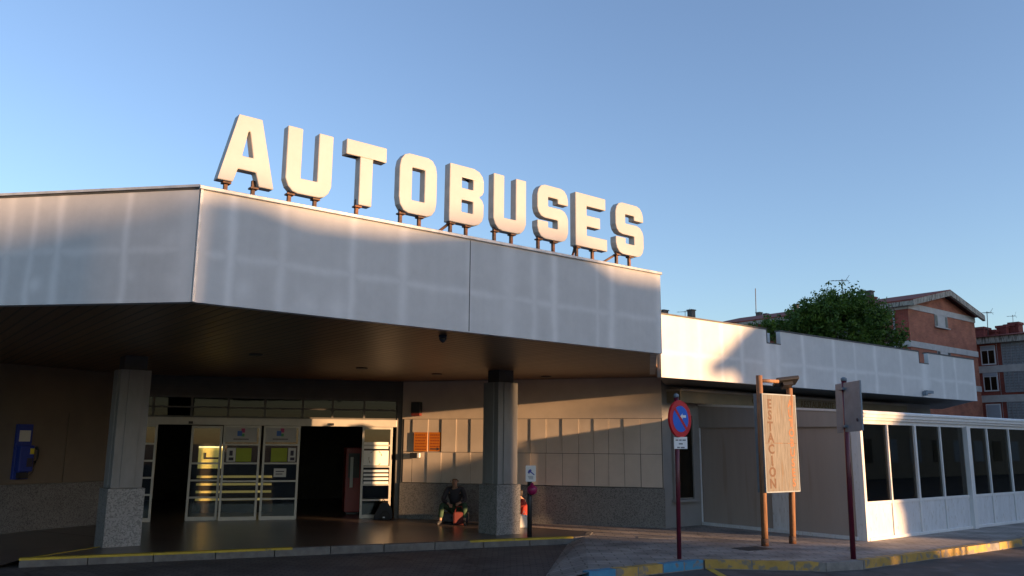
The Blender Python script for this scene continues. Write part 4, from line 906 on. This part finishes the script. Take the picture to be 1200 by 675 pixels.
# brick uv on the side wall
sd = MB(); GS.box(sd, 0, 14 - .002, .0, .02, 0, zE - .25); sd.build('side_wall', M['brick2'], house)
bands = []
for (yl, yr, h_) in ((353.5, 374, 6), (396.5, 414, 7), (440, 455.5, 7)):
    zt_ = (GB.px(1069, yl)[1] + GB.px(1139, yr)[1]) / 2; g = MB(); GB.box(g, -.03, gw + .02, .003, .05, zt_ - .34, zt_); GS.box(g, 6, 14.05, .022, .06, zt_ - .34, zt_) ; g.build('pale_band', M['band'], house); bands.append(zt_)
def gwin(x0, x1, y0, y1, lab=None):
    a, zt_ = GB.px(x0, y0); b, zb_ = GB.px(x1, y1); zt_ = min(zt_, 99)
    g = MB(); GB.box(g, a, b, .003, .04, zb_, zt_); o = g.build('window_surround', M['band'], house)
    wd = (b - a)
    for q in (.02, .80):
        g = MB(); GB.box(g, a + wd * q, a + wd * (q + .18), .041, .047, zb_ + .05, zt_ - (zt_ - zb_) * .28); g.build('window_pane', M['winglass'] if False else M['black'], o)
    g = MB(); GB.box(g, a - .05, b + .08, .04, .14, zb_ - .06, zb_); g.build('sill', M['band'], o)
gwin(1094, 1110.5, 364, 385.5); gwin(1097.5, 1114.5, 406, 428)
# roof slabs
def rp(u, d, z): return GB.pt(u, d, z)
ov = .35
sl = (zp - zE) / gp; sr = (zp - zE) / (gw - gp)
for nm, (u0, z0, u1, z1) in (('l', (-ov, zE - sl * ov, gp, zp)), ('r', (gp, zp, gw + ov, zE - sr * ov))):
    g = MB(); i = g.hexa([rp(u0, .5, z0), rp(u1, .5, z1), rp(u1, -14.5, z1), rp(u0, -14.5, z0), rp(u0, .5, z0 + .10), rp(u1, .5, z1 + .10), rp(u1, -14.5, z1 + .10), rp(u0, -14.5, z0 + .10)]); g.build('tiled_roof', M['roof_tile'], house)
    g = MB(); GB.poly(g, [(u0, z0 - .27), (u1, z1 - .27), (u1, z1 + .05), (u0, z0 + .05)], .36, .52); g.build('gable_board', M['eave'], house)
g = MB(); GS.box(g, -.5, 14.36, .02, ov + .03, zE - sl * ov - .24, zE - sl * ov + .0); g.build('eave_board', M['eave'], house)
g = MB(); GS.box(g, 9.2, 12.2, .022, .06, zE - 2.1, zE - .3); sw = g.build('white_gallery', M['band'], house)
g = MB(); 
for k in range(3): GS.box(g, 9.4 + k * .92, 10.2 + k * .92, .061, .07, zE - 1.15, zE - .5)
g.build('gallery_glazing', M['shutter'], sw)
g = MB(); g.tube([GS.pt(13.2, .1, 0), GS.pt(13.2, .1, zE - .4)], .05, 8); g.build('drainpipe', M['cap'], house)
chimney(house, 1018.5, 341, YK + 8, .66, 2.2, .42, .42)
# second block on the far right, facing left
q = onY(1147, 450, 54); FB2 = FR((q.x, q.y), AS)
block = thing('apartment_block', 'dark red brick apartment block with lattice stair panels at the far right', 'apartment block', (q.x, q.y, 0))
def b2(x, y): return FB2.px(x, y)
ez = (b2(1150, 403)[1] + b2(1195, 397)[1]) / 2
g = MB(); FB2.box(g, -.6, 16, -9, 0, 0, ez - .1); g.build('brick_wall', M['brick2'], block)
g = MB(); FB2.box(g, -.9, 16, -.1, .4, ez - .1, ez + .32); g.build('eave', M['eave'], block)
g = MB(); g.face([FB2.pt(-.9, .5, ez + .3), FB2.pt(16, .5, ez + .3), FB2.pt(16, -5, ez + 1.1), FB2.pt(-.9, -5, ez + 1.1)]); g.face([FB2.pt(-.9, -5, ez + 1.1), FB2.pt(16, -5, ez + 1.1), FB2.pt(16, -9.5, ez + .3), FB2.pt(-.9, -9.5, ez + .3)]); FB2.box(g, -.9, 16, -9, .45, ez + .321, ez + .36); g.build('tiled_roof', M['roof_tile'], block)
fz = []
for yb in (432, 467):
    zt_ = (b2(1152, yb + 2)[1] + b2(1195, yb - 2)[1]) / 2; g = MB(); FB2.box(g, -.6, 16, .003, .10, zt_ - .22, zt_ + .22); g.build('floor_band', M['band'], block); fz.append(zt_)
stor = fz[0] - fz[1]
xs = [b2(1149.5, 413)[0], b2(1166.5, 413)[0]]
for i, zc in enumerate((fz[0] + stor * .48, fz[0] - stor * .42, fz[1] - stor * .5)):
    a, b = xs
    g = MB(); FB2.box(g, a, b, .003, .06, zc - .62, zc + .62); o = g.build('window_frame', M['white'], block)
    if i < 2:
        for c in (a + .07, (a + b) / 2 + .03):
            g = MB(); FB2.box(g, c, c + (b - a) / 2 - .10, .061, .07, zc - .54, zc + .30); g.build('window_pane', M['darkglass'], o)
        g = MB(); FB2.box(g, a + .03, b - .03, .061, .075, zc + .34, zc + .60); g.build('shutter_box', M['shutter'], o)
    else:
        g = MB(); FB2.box(g, a + .05, b - .05, .061, .08, zc - .6, zc + .55); g.build('roller_shutter', M['shutter'], o)
    l0, l1 = b2(1175.5, 420)[0], b2(1199, 420)[0] + 2.5
    g = MB(); z0, z1 = zc - stor * .5 + .25, zc + stor * .5 - .25
    n = 14; 
    for k in range(n + 1): u = l0 + (l1 - l0) * k / n; FB2.box(g, u - .03, u + .03, .01, .09, z0, z1)
    nz = 8
    for k in range(nz + 1): z = z0 + (z1 - z0) * k / nz; FB2.box(g, l0, l1, .012, .085, z - .03, z + .03)
    g.build('lattice_panel', M['lattice'], block)
    g = MB(); FB2.box(g, l0, l1, .002, .009, z0, z1); g.build('lattice_back', M['shutter'], block)
g = MB(); FB2.box(g, b2(1171, 440)[0], b2(1171, 440)[0] + .02, 0, .02, 0, ez - .1); FB2.box(g, -.35, -.22, .003, .12, 0, ez - .1); g.build('downpipe', M['cap'], block)
for (x, y, w_, h_) in ((1151, 385, 1.1, 1.6), (1163, 388, .7, 1.0), (1176, 383, .9, 1.6), (1190, 379, .8, 1.5), (1184, 381, .5, 1.5)):
    t = onY(x, y, 56.5); c = FR((t.x, t.y), AR); g = MB(); c.box(g, -w_ / 2, w_ / 2, -.3, .3, t.z - h_ - 1.0, t.z); c.box(g, -w_ / 2 - .06, w_ / 2 + .06, -.36, .36, t.z - .12, t.z + .05); g.build('chimney', M['redbrick_ch'], block)
# house at the left behind the tree
q = onY(866, 381, 62); HL = FR((q.x, q.y), AR)
hl = thing('tiled_house', 'low red roofed house with three chimneys, mostly hidden behind the tree', 'house', (q.x, q.y, 0))
zE2 = onY(866, 381.5, 62).z - .75
g = MB(); HL.box(g, 0, 22, -8, 0, 0, zE2 - .8); g.build('brick_wall', M['brick2'], hl)
g = MB(); g.face([HL.pt(-.3, .4, zE2 - .8), HL.pt(22, .4, zE2 - .8), HL.pt(22, -4, zE2 + .35), HL.pt(1.2, -4, zE2 + .35)]); g.face([HL.pt(1.2, -4, zE2 + .35), HL.pt(22, -4, zE2 + .35), HL.pt(22, -8.5, zE2 - .8), HL.pt(-.3, -8.5, zE2 - .8)]); g.face([HL.pt(-.3, .4, zE2 - .8), HL.pt(1.2, -4, zE2 + .35), HL.pt(-.3, -8.5, zE2 - .8)]); g.build('tiled_roof', M['roof_tile'], hl)
for x, y in ((889.5, 366), (897.5, 367.5), (909, 368.5), (933, 356.5)): chimney(hl, x, y, 65, .40, 1.6, .42, .32)
hf = thing('distant_house', 'far house showing only its chimneys over the sunlit end of the wing', 'house', onz(800, 560, 0) * 1.0)
q = onY(770, 380, 60); HF2 = FR((q.x, q.y), AR); hf.location = (q.x, q.y, 0); zE3 = onY(790, 385, 60).z
g = MB(); HF2.box(g, -1, 5, -5, 0, 0, zE3 - .8); g.build('brick_wall', M['brick2'], hf); g = MB(); HF2.poly(g, [(-1.3, zE3 - .8), (5.3, zE3 - .8), (2, zE3 - .1)], -5.3, .3); g.build('tiled_roof', M['roof_tile'], hf)
chimney(hf, 777.5, 363.5, 61, .6, .9, .35, .5); chimney(hf, 810, 363, 61, .45, .7, .85, .42)
bpy.context.view_layer.update()
antenna('antenna', 'thin television antenna over the sunlit end of the wing', 803, 364, 374, 61, True, .9)
antenna('antenna', 'tall plain whip antenna standing on the left tiled house', 886, 338, 376, 66, False, 1.5)
antenna('antenna', 'bushy television antenna rising above the top of the tree', 987, 327, 345, 44, True, 1.0)
antenna('antenna', 'television antenna on the roof at the right of the gable', 1157, 365, 388, 56, True, 1.1)
antenna('antenna', 'small television antenna at the right edge of the sky', 1187, 369, 385, 58, True, .7)

# ------------------------------------------------------------------ trees
def leaf_mat(name, c):
    m, t, p = new_mat(name); N = t.nodes; L = t.links; p.inputs['Roughness'].default_value = .55; p.inputs['Specular IOR Level'].default_value = .3
    tc = N.new('ShaderNodeTexCoord'); n = N.new('ShaderNodeTexNoise'); n.inputs['Scale'].default_value = 2.2; n.inputs['Detail'].default_value = 5; L.new(tc.outputs['Object'], n.inputs['Vector'])
    r = N.new('ShaderNodeValToRGB'); e = r.color_ramp.elements; e[0].position = .35; e[1].position = .68; e[0].color = (c[0] * .7, c[1] * .75, c[2] * .8, 1); e[1].color = (c[0] * 1.9, c[1] * 1.5, c[2], 1); L.new(n.outputs[0], r.inputs[0])
    ad = N.new('ShaderNodeBsdfTranslucent'); L.new(r.outputs[0], p.inputs['Base Color']); L.new(r.outputs[0], ad.inputs[0])
    mx = N.new('ShaderNodeMixShader'); mx.inputs[0].default_value = .25; L.new(p.outputs[0], mx.inputs[1]); L.new(ad.outputs[0], mx.inputs[2]); L.new(mx.outputs[0], N['Material Output'].inputs[0]); return m
M['leaf'] = leaf_mat('dark_green_leaves', (.06, .125, .022))
M['bark'] = mat('bark', (.09, .07, .05), .9, var=.3, scale=6, bump=.6, bscale=12)
def tree(name, lab, base, blobs, nleaf, size, seed, clip=None, clump=.35, per=34, top=None):
    """blobs: (centre, rx, ry, rz); leaves in clumps through the volume"""
    rnd_ = random.Random(seed)
    t = thing(name, lab, 'tree', base)
    g = MB(); tp = blobs[0][0]
    g.tube([base, base.lerp(tp, .35) + Vector((.1, 0, 0)), base.lerp(tp, .75), tp], [.24, .19, .13, .05], 10)
    for c, rx, ry, rz in blobs:
        for k in range(5):
            a = rnd_.uniform(0, 6.28); e = c + Vector((math.cos(a) * rx * .75, math.sin(a) * ry * .75, rnd_.uniform(-.3, .7) * rz)); s = base.lerp(tp, rnd_.uniform(.45, .8)); g.tube([s, s.lerp(e, .5) + Vector((0, 0, .15)), e], [.09, .055, .015], 6)
    g.build('trunk', M['bark'], t)
    V = []; Fc = []; off = Vector(base)
    vol = [b[1] * b[2] * b[3] for b in blobs]; tot = sum(vol)
    nc = nleaf // per
    for _ in range(nc):
        x = rnd_.uniform(0, tot); i = 0
        while x > vol[i] and i < len(vol) - 1: x -= vol[i]; i += 1
        c, rx, ry, rz = blobs[i]
        d = Vector((rnd_.gauss(0, 1), rnd_.gauss(0, 1), rnd_.gauss(0, 1))).normalized(); r_ = rnd_.uniform(.25, 1) ** .42 * rnd_.uniform(.86, 1.08)
        cc = c + Vector((d.x * rx * r_, d.y * ry * r_, d.z * rz * r_))
        cs = clump * rnd_.uniform(.6, 1.3)
        # each clump is a short twig of leaves leaning outwards and up
        ax = (Vector((d.x, d.y, d.z * .6 + .45))).normalized()
        for k in range(per):
            tt = rnd_.uniform(-.5, 1.0); p = cc + ax * tt * cs + Vector((rnd_.gauss(0, .33), rnd_.gauss(0, .33), rnd_.gauss(0, .28))) * cs * (1.1 - .7 * max(tt, 0))
            if clip and not clip(p): continue
            n = Vector((rnd_.gauss(0, 1), rnd_.gauss(0, 1), rnd_.gauss(0, .8) + .5)).normalized(); a = n.orthogonal().normalized(); a.rotate(Matrix.Rotation(rnd_.uniform(0, 6.28), 3, n)); b = n.cross(a)
            s_ = size * rnd_.uniform(.6, 1.3); j = len(V); q = p - off
            V += [q - a * s_, q + b * s_ * .42 - a * .1 * s_, q + a * s_, q - b * s_ * .42 - a * .1 * s_]; Fc.append((j, j + 1, j + 2, j + 3))
    me = bpy.data.meshes.new('crown'); me.from_pydata(V, [], Fc); me.materials.append(M['leaf']); o = bpy.data.objects.new('crown', me); COL.objects.link(o); o.parent = t
    return t
YT = 37.0
def tb(x, y, rx, rz, Y=YT, ry=None): c = onY(x, y, Y); s = Y / F_PX * 1.02; return (c, rx * s, (ry or rx) * s, rz * s)
tb0 = onY(990, 385, YT)
tree('leafy_tree', 'big dark green bushy tree rising behind the panelled wing', Vector((tb0.x, tb0.y, 0)),
     [tb(985, 386, 52, 38), tb(1010, 372, 26, 20), tb(958, 374, 30, 22), tb(985, 356, 24, 15), tb(1030, 394, 26, 20), tb(918, 386, 32, 9), tb(900, 392, 26, 9), tb(940, 378, 20, 12), tb(1044, 408, 14, 16)], 33000, .088, 5, clump=.40)

# ------------------------------------------------------------------ across the street, behind and beside the camera (unseen; outlines shaped to cast the long evening shadows)
BB = Vector((math.sin(R(SUN_AZ)), math.cos(R(SUN_AZ)), 0)); EE = Vector((-BB.y, BB.x, 0)); TE = math.tan(R(SUN_EL))
def far(D, u, z0): v = BB * D + EE * u; return Vector((v.x, v.y, z0 + D * TE))
FF = lambda D: FR((far(D, 0, 0).x, far(D, 0, 0).y), math.degrees(math.atan2(EE.x, EE.y)))
def cast(D, pts, depth, name, lab, cat, mt, wins=True):
    """a building whose outline (u, height above the grazing line) stands D metres towards the sun; runs back from there"""
    f = FF(D); P = [(u, max(0, z + D * TE)) for u, z in pts]; th = thing(name, lab, cat, f.pt(P[0][0], 0, 0))
    g = MB(); f.poly(g, P, -depth, 0) if f.n.dot(BB) < 0 else f.poly(g, P, 0, depth); w_ = g.build('wall', mt, th)
    if wins:
        u0, u1 = P[0][0], P[1][0]; dd = -depth if f.n.dot(BB) < 0 else depth
        fd = (.0, .05) if f.n.dot(BB) < 0 else (-.05, 0); H_ = min(p[1] for p in P[2:])
        u = u0 + 1.2
        while u < u1 - 2:
            z = 1.2
            while z < H_ - 1.6:
                g = MB(); f.box(g, u, u + 1.2, fd[0], fd[1], z, z + 1.3); g.build('window', M['shutter'], th); z += 3.0
            u += 3.0
    return th
M['opp'] = mat('ochre_render', (.34, .27, .20), .85, var=.12, scale=.6)
cast(85, [(-34, -99), (6.6, -99), (6.6, 5.68), (5.8, 5.42), (-34, 5.22)], 12, 'street_house', 'ochre rendered house across the street behind the camera', 'house', M['opp'])
cast(72, [(6.65, -99), (16.5, -99), (16.5, 5.37), (13.1, 5.39), (12.4, 5.74), (10.2, 5.76), (9.0, 5.56), (7.9, 5.55), (7.3, 5.72), (6.65, 5.70)], 12, 'street_block', 'taller ochre block across the street behind the camera', 'apartment block', M['opp'])
cast(58, [(20.1, -99), (30, -99), (30, 7.5), (20.1, 5.0)], 12, 'corner_house', 'ochre house on the far corner across the street', 'house', M['opp'])
cast(60, [(30.3, -99), (84, -99), (84, 14), (30.3, 13.5)], 12, 'shade_block', 'tall unseen ochre block added to shade the brick houses', 'apartment block', M['opp'])  # added block, tall enough to keep the sun off the brick houses
gw_ = cast(45, [(16.5, -99), (20.0, -99), (20.0, -.3), (18.8, -.2), (17.9, .1), (17.5, .36), (17.3, .50), (16.5, .56)], .4, 'shade_wall', 'unseen stepped wall added to shade the ground before the station', 'wall', M['opp'], False)  # added wall, its stepped top keeps low sun off the ground
# added hoarding on posts, unseen, shaped to shade the lower block wall
ha = far(18.3, 18.2, 0)
hd_ = (-BB * math.cos(R(4.95)) + EE * math.sin(R(4.95)))
HA = Vector((ha.x, ha.y, 0)); HFm = FR((HA.x, HA.y), math.degrees(math.atan2(hd_.x, hd_.y)))
ho = thing('shade_hoarding', 'unseen hoarding on posts added to shade the block wall', 'hoarding', HA)
g = MB(); HFm.box(g, 0, 5.3, -.03, .03, 2.15, 3.9); g.build('panel', M['galv'], ho)
for k in (.3, 2.7, 5.0):
    g = MB(); g.tube([HFm.pt(k, -.08, 0), HFm.pt(k, -.08, 3.8)], .05, 8); g.build('post', M['rust'], ho)
tcn = far(48, 20.0, 3.9)
def clipf(p):  # cuts the unseen crown so its shadow edge slants across the wing
    z0 = p.z - p.dot(BB) * TE; u = p.dot(EE); return z0 > 3.25 and (u > 19.05 or z0 > 3.95) and z0 < 3.79 + (u - 17.82) * .72
tree('shade_tree', 'unseen street tree with its crown clipped to shape the shade', Vector((far(48, 20.4, 0).x, far(48, 20.4, 0).y, 0)), [(tcn, 2.5, 2.5, 1.9), (far(48, 21.8, 5.3), 2.5, 2.5, 1.5)], 30000, .16, 9, clip=clipf, clump=.5)

# long row along the other side of the street, right of the picture
RW = FR((33.3 + 70 * math.sin(R(52)), 13.4 + 70 * math.cos(R(52))), 232)
row = thing('street_row', 'long ochre row of houses along the street right of the picture', 'row of houses', RW.pt(0, 0, 0))
g = MB(); RW.box(g, 0, 70, -10, 0, 0, 9.5); g.build('wall', M['opp'], row)
g = MB(); RW.box(g, 0, 70, -10, .4, 9.51, 9.8); g.build('roof_edge', M['eave'], row)
for i in range(22):
    for z in (1.0, 4.0, 7.0):
        g = MB(); RW.box(g, 1 + i * 3.1, 2.4 + i * 3.1, .003, .05, z, z + 1.5); g.build('window', M['shutter'] if (i + int(z)) % 3 else M['black'], row)

# ------------------------------------------------------------------ people sitting by the column, and what they have with them
SKIN = mat('skin', (.38, .22, .15), .6, var=.05)
def limb_mesh(chains, off):
    """skin-modifier surface: chains of (point, radius) sharing joints by position; first chain starts at the root"""
    V = []; E = []; Rr = []
    for ch in chains:
        prev = None
        for p, r_ in ch:
            p = Vector(p); i = next((k for k, v in enumerate(V) if (v - p).length < 1e-4), None)
            if i is None: V.append(p); Rr.append(r_); i = len(V) - 1
            if prev is not None: E.append((prev, i))
            prev = i
    me = bpy.data.meshes.new('tmp'); me.from_pydata(V, E, []); o = bpy.data.objects.new('tmp', me); COL.objects.link(o)
    m = o.modifiers.new('skin', 'SKIN'); m.use_smooth_shade = True
    for k, sv in enumerate(me.skin_vertices[0].data): sv.radius = (Rr[k], Rr[k]); sv.use_root = (k == 0)
    s_ = o.modifiers.new('sub', 'SUBSURF'); s_.levels = 2; s_.render_levels = 2
    dg = bpy.context.evaluated_depsgraph_get(); dg.update(); r = bpy.data.meshes.new_from_object(o.evaluated_get(dg)); bpy.data.objects.remove(o)
    return r
def person(lab, P, face_az, pose, cols, hair_r=.105, group=None):
    th = thing('person', lab, 'person', P, group)
    a = R(face_az); fwd = Vector((math.sin(a), math.cos(a), 0)); rgt = Vector((math.cos(a), -math.sin(a), 0))
    W = lambda x, y, z: rgt * x + fwd * y + Vector((0, 0, z))
    J = {k: W(*v) for k, v in pose.items()}
    def add(name, chains, m_, extra=None):
        me = limb_mesh(chains, None)
        if extra:
            mb = MB(); extra(mb); bm = bmesh.new(); bm.from_mesh(me)
            vs = [bm.verts.new(v) for v in mb.v]
            for f in mb.f:
                nf = bm.faces.new([vs[i] for i in f]); nf.smooth = True
            bm.to_mesh(me); bm.free()
        me.materials.clear(); me.materials.append(m_); me.name = name
        o = bpy.data.objects.new(name, me); COL.objects.link(o); o.parent = th; return o
    def hands(mb):
        for sd in 'LR':
            w_ = J['wri' + sd]; e = J['elb' + sd]; d = (w_ - e).normalized(); sde = d.cross(Vector((0, 0, 1))).normalized(); up = sde.cross(d)
            hb = w_ + d * .05
            for k, (o_, L_) in enumerate(((-.030, .062), (-.010, .075), (.010, .070), (.030, .055))):
                b0 = hb + sde * o_; mb.tube([b0, b0 + d * L_ * .5 - up * .008, b0 + d * L_ * .85 - up * .03], [.010, .009, .007], 6)
            sg = 1 if sd == 'L' else -1; b0 = w_ + sde * .03 * sg; mb.tube([b0, b0 + sde * .03 * sg + d * .03, b0 + sde * .035 * sg + d * .055 - up * .01], [.012, .010, .008], 6)
        h = J['head']; f = J.get('look', fwd); f = (f if isinstance(f, Vector) else fwd)
        mb.tube([h + fwd * .085 + Vector((0, 0, .0)), h + fwd * .112 + Vector((0, 0, -.03)), h + fwd * .09 + Vector((0, 0, -.045))], [.010, .016, .008], 6)
        for sg in (1, -1): mb.tube([h + rgt * .088 * sg + Vector((0, 0, .02)), h + rgt * .1 * sg + Vector((0, 0, -.0)), h + rgt * .088 * sg + Vector((0, 0, -.03))], [.008, .018, .008], 6)
    body = [[(J['pel'], .115), (J['waist'], .10), (J['chest'], .12), (J['neck'], .052), (J['head'] - Vector((0, 0, .06)) + fwd * .02, .066), (J['head'] + Vector((0, 0, .035)), .088)]]
    for sd in 'LR':
        body.append([(J['chest'], .12), (J['sho' + sd], .055), (J['elb' + sd], .040), (J['wri' + sd], .026), (J['wri' + sd] + (J['wri' + sd] - J['elb' + sd]).normalized() * .055, .034)])
        body.append([(J['pel'], .115), (J['hip' + sd], .08), (J['kne' + sd], .055), (J['ank' + sd], .036), (J['toe' + sd], .03)])
    add('body', body, SKIN, hands)
    tr_ = [[(J['pel'], .135)]]
    tr_ = []
    for sd in 'LR': tr_.append([(J['pel'], .135), (J['hip' + sd], .098), (J['kne' + sd], .074), (J['ank' + sd] + (J['kne' + sd] - J['ank' + sd]).normalized() * .05, .056)])
    add('trousers', tr_, mat('cloth_trousers', cols[0], .85, var=.15, scale=8))
    jk = [[(J['pel'] + Vector((0, 0, .05)), .14), (J['waist'], .13), (J['chest'], .15), (J['neck'] - Vector((0, 0, .04)), .068)]]
    for sd in 'LR': jk.append([(J['chest'], .15), (J['sho' + sd], .075), (J['elb' + sd], .056), (J['wri' + sd] + (J['elb' + sd] - J['wri' + sd]).normalized() * .04, .042)])
    add('jacket', jk, mat('cloth_jacket', cols[1], .85, var=.15, scale=8))
    for sd in 'LR':
        d = (J['toe' + sd] - J['ank' + sd]); add('shoe', [[(J['ank' + sd] - d * .25 + Vector((0, 0, -.01)), .042), (J['ank' + sd] + d * .4, .044), (J['toe' + sd] + d * .15, .036)]], mat('shoe', cols[2], .6))
    hm = [[(J['head'] + Vector((0, 0, .05)) - fwd * .028, .096), (J['head'] - fwd * .055 - Vector((0, 0, .03)), .07), (J['head'] - fwd * .05 - Vector((0, 0, .12)), .05)]]
    add('hair', hm, mat('dark_hair', (.02, .013, .01), .6))
    for sg in (1, -1):
        g = MB(); e = J['head'] + fwd * .092 + rgt * .033 * sg + Vector((0, 0, .005)) + Vector(P); g.tube([e - fwd * .008, e + fwd * .004], [.011, .007], 8); g.build('eye', M['ink'], th)
    g = MB(); e = J['head'] + fwd * .088 + Vector((0, 0, -.068)) + Vector(P); g.tube([e - rgt * .022, e + fwd * .006, e + rgt * .022], [.005, .008, .005], 6); g.build('mouth', mat('lips', (.25, .08, .06), .6), th)
    return th
sitA = dict(pel=(0, 0, .36), waist=(0, .05, .52), chest=(0, .14, .70), neck=(0, .20, .86), head=(0, .27, 1.0), shoL=(-.18, .14, .80), shoR=(.18, .14, .80), elbL=(-.27, .30, .56), elbR=(.27, .30, .56), wriL=(-.14, .50, .50), wriR=(.10, .50, .47),
            hipL=(-.10, .04, .35), hipR=(.10, .04, .35), kneL=(-.27, .44, .47), kneR=(.27, .44, .46), ankL=(-.27, .50, .09), ankR=(.30, .52, .09), toeL=(-.30, .66, .035), toeR=(.34, .68, .035))
qA = onz(531, 616, ZP); qA.y += .30; 
person('person in green trousers sitting low before the block wall, leaning forward over a red bag', Vector((qA.x, qA.y + .35, ZP)), 182, sitA, ((.03, .065, .035), (.03, .028, .035), (.04, .04, .045)))
st_ = thing('suitcase', 'dark suitcase lying flat under the sitting person in green trousers', 'suitcase', Vector((qA.x, qA.y + .45, ZP)))
c = FR((qA.x, qA.y + .50), 90)
g = MB(); c.box(g, -.32, .32, -.22, .20, ZP + .012, ZP + .235); g.build('case', mat('dark_suitcase', (.03, .03, .04), .5), st_, bevel=.03)
g = MB(); g.tube([c.pt(-.08, .215, ZP + .12), c.pt(-.08, .25, ZP + .14), c.pt(.08, .25, ZP + .14), c.pt(.08, .215, ZP + .12)], .01, 6); g.build('handle', M['black'], st_)
rb = thing('shoulder_bag', 'small red bag on the ground between the knees of the person in green', 'bag', Vector((qA.x + .05, qA.y - .2, ZP)))
c = FR((qA.x + .12, qA.y - .12), 86)
g = MB(); c.box(g, -.14, .14, -.07, .07, ZP + .005, ZP + .30); g.build('bag_body', mat('red_fabric', (.12, .02, .018), .8, var=.2, scale=10), rb, bevel=.04)
g = MB(); g.tube([c.pt(-.1, 0, ZP + .29), c.pt(-.06, .02, ZP + .42), c.pt(.06, .02, ZP + .42), c.pt(.1, 0, ZP + .29)], .012, 8); g.build('strap', mat('red_strap', (.2, .02, .02), .8), rb)
sitB = dict(pel=(0, 0, .12), waist=(0, .02, .28), chest=(0, .08, .48), neck=(0, .12, .64), head=(0, .17, .78), shoL=(-.17, .08, .57), shoR=(.17, .08, .57), elbL=(-.23, .28, .38), elbR=(.23, .28, .38), wriL=(-.08, .46, .42), wriR=(.08, .46, .42),
            hipL=(-.09, .03, .12), hipR=(.09, .03, .12), kneL=(-.12, .44, .40), kneR=(.12, .42, .38), ankL=(-.10, .82, .09), ankR=(.12, .80, .09), toeL=(-.11, .97, .045), toeR=(.13, .95, .045))
qB = onz(613, 617.5, ZP)
person('person with dark hair and red top sitting on the ground behind the right column', Vector((qB.x + .05, qB.y + .1, ZP)), 262, sitB, ((.10, .10, .12), (.36, .035, .025), (.62, .62, .62)))
wb_ = thing('white_bag', 'white carrier bag beside the person sitting behind the right column', 'bag', Vector((qB.x + .0, qB.y - .22, ZP)))
c = FR((qB.x + .02, qB.y - .22), 90); g = MB()
pb = [c.pt(u, d, z) for u, d, z in ((-.15, .09, ZP + .004), (.15, .09, ZP + .004), (.15, -.09, ZP + .004), (-.15, -.09, ZP + .004), (-.10, .04, ZP + .30), (.11, .05, ZP + .27), (.10, -.04, ZP + .29), (-.11, -.04, ZP + .30))]
g.hexa(pb); g.build('bag_body', M['whitepaper'], wb_, bevel=.03)
for sg in (-1, 1):
    g = MB(); g.tube([c.pt(-.05, .04 * sg, ZP + .28), c.pt(0, .05 * sg, ZP + .38), c.pt(.05, .04 * sg, ZP + .27)], .006, 5); g.build('bag_handle', M['whitepaper'], wb_)
qC = onz(449.5, 608.5, ZP)
bk = thing('backpack', 'black backpack slumped on the floor against the sunlit door panel', 'backpack', Vector((qC.x, qC.y, ZP)))
V_ = [(-.20, .12), (-.22, .02), (-.2, 0), (.22, 0), (.24, .06), (.22, .26), (.12, .40), (.0, .43), (-.08, .36), (-.15, .22)]
c = FR((qC.x - .02, qC.y - .05), 80); g = MB(); c.poly(g, [(u, ZP + .004 + z) for u, z in V_], -.14, .14); g.build('pack', mat('black_nylon', (.02, .02, .024), .7), bk, bevel=.05)
g = MB(); c.poly(g, [(u * .6 + .03, ZP + .03 + z * .45) for u, z in V_], .141, .19); g.build('front_pocket', M['tactile'], bk, bevel=.02)
g = MB(); g.tube([c.pt(-.04, 0, ZP + .40), c.pt(.0, 0, ZP + .49), c.pt(.08, 0, ZP + .42)], .012, 6); g.build('grab_handle', M['tactile'], bk)
g = MB(); c.box(g, .0, .05, .19, .196, ZP + .05, ZP + .08); g.build('buckle', M['signwhite'], bk)
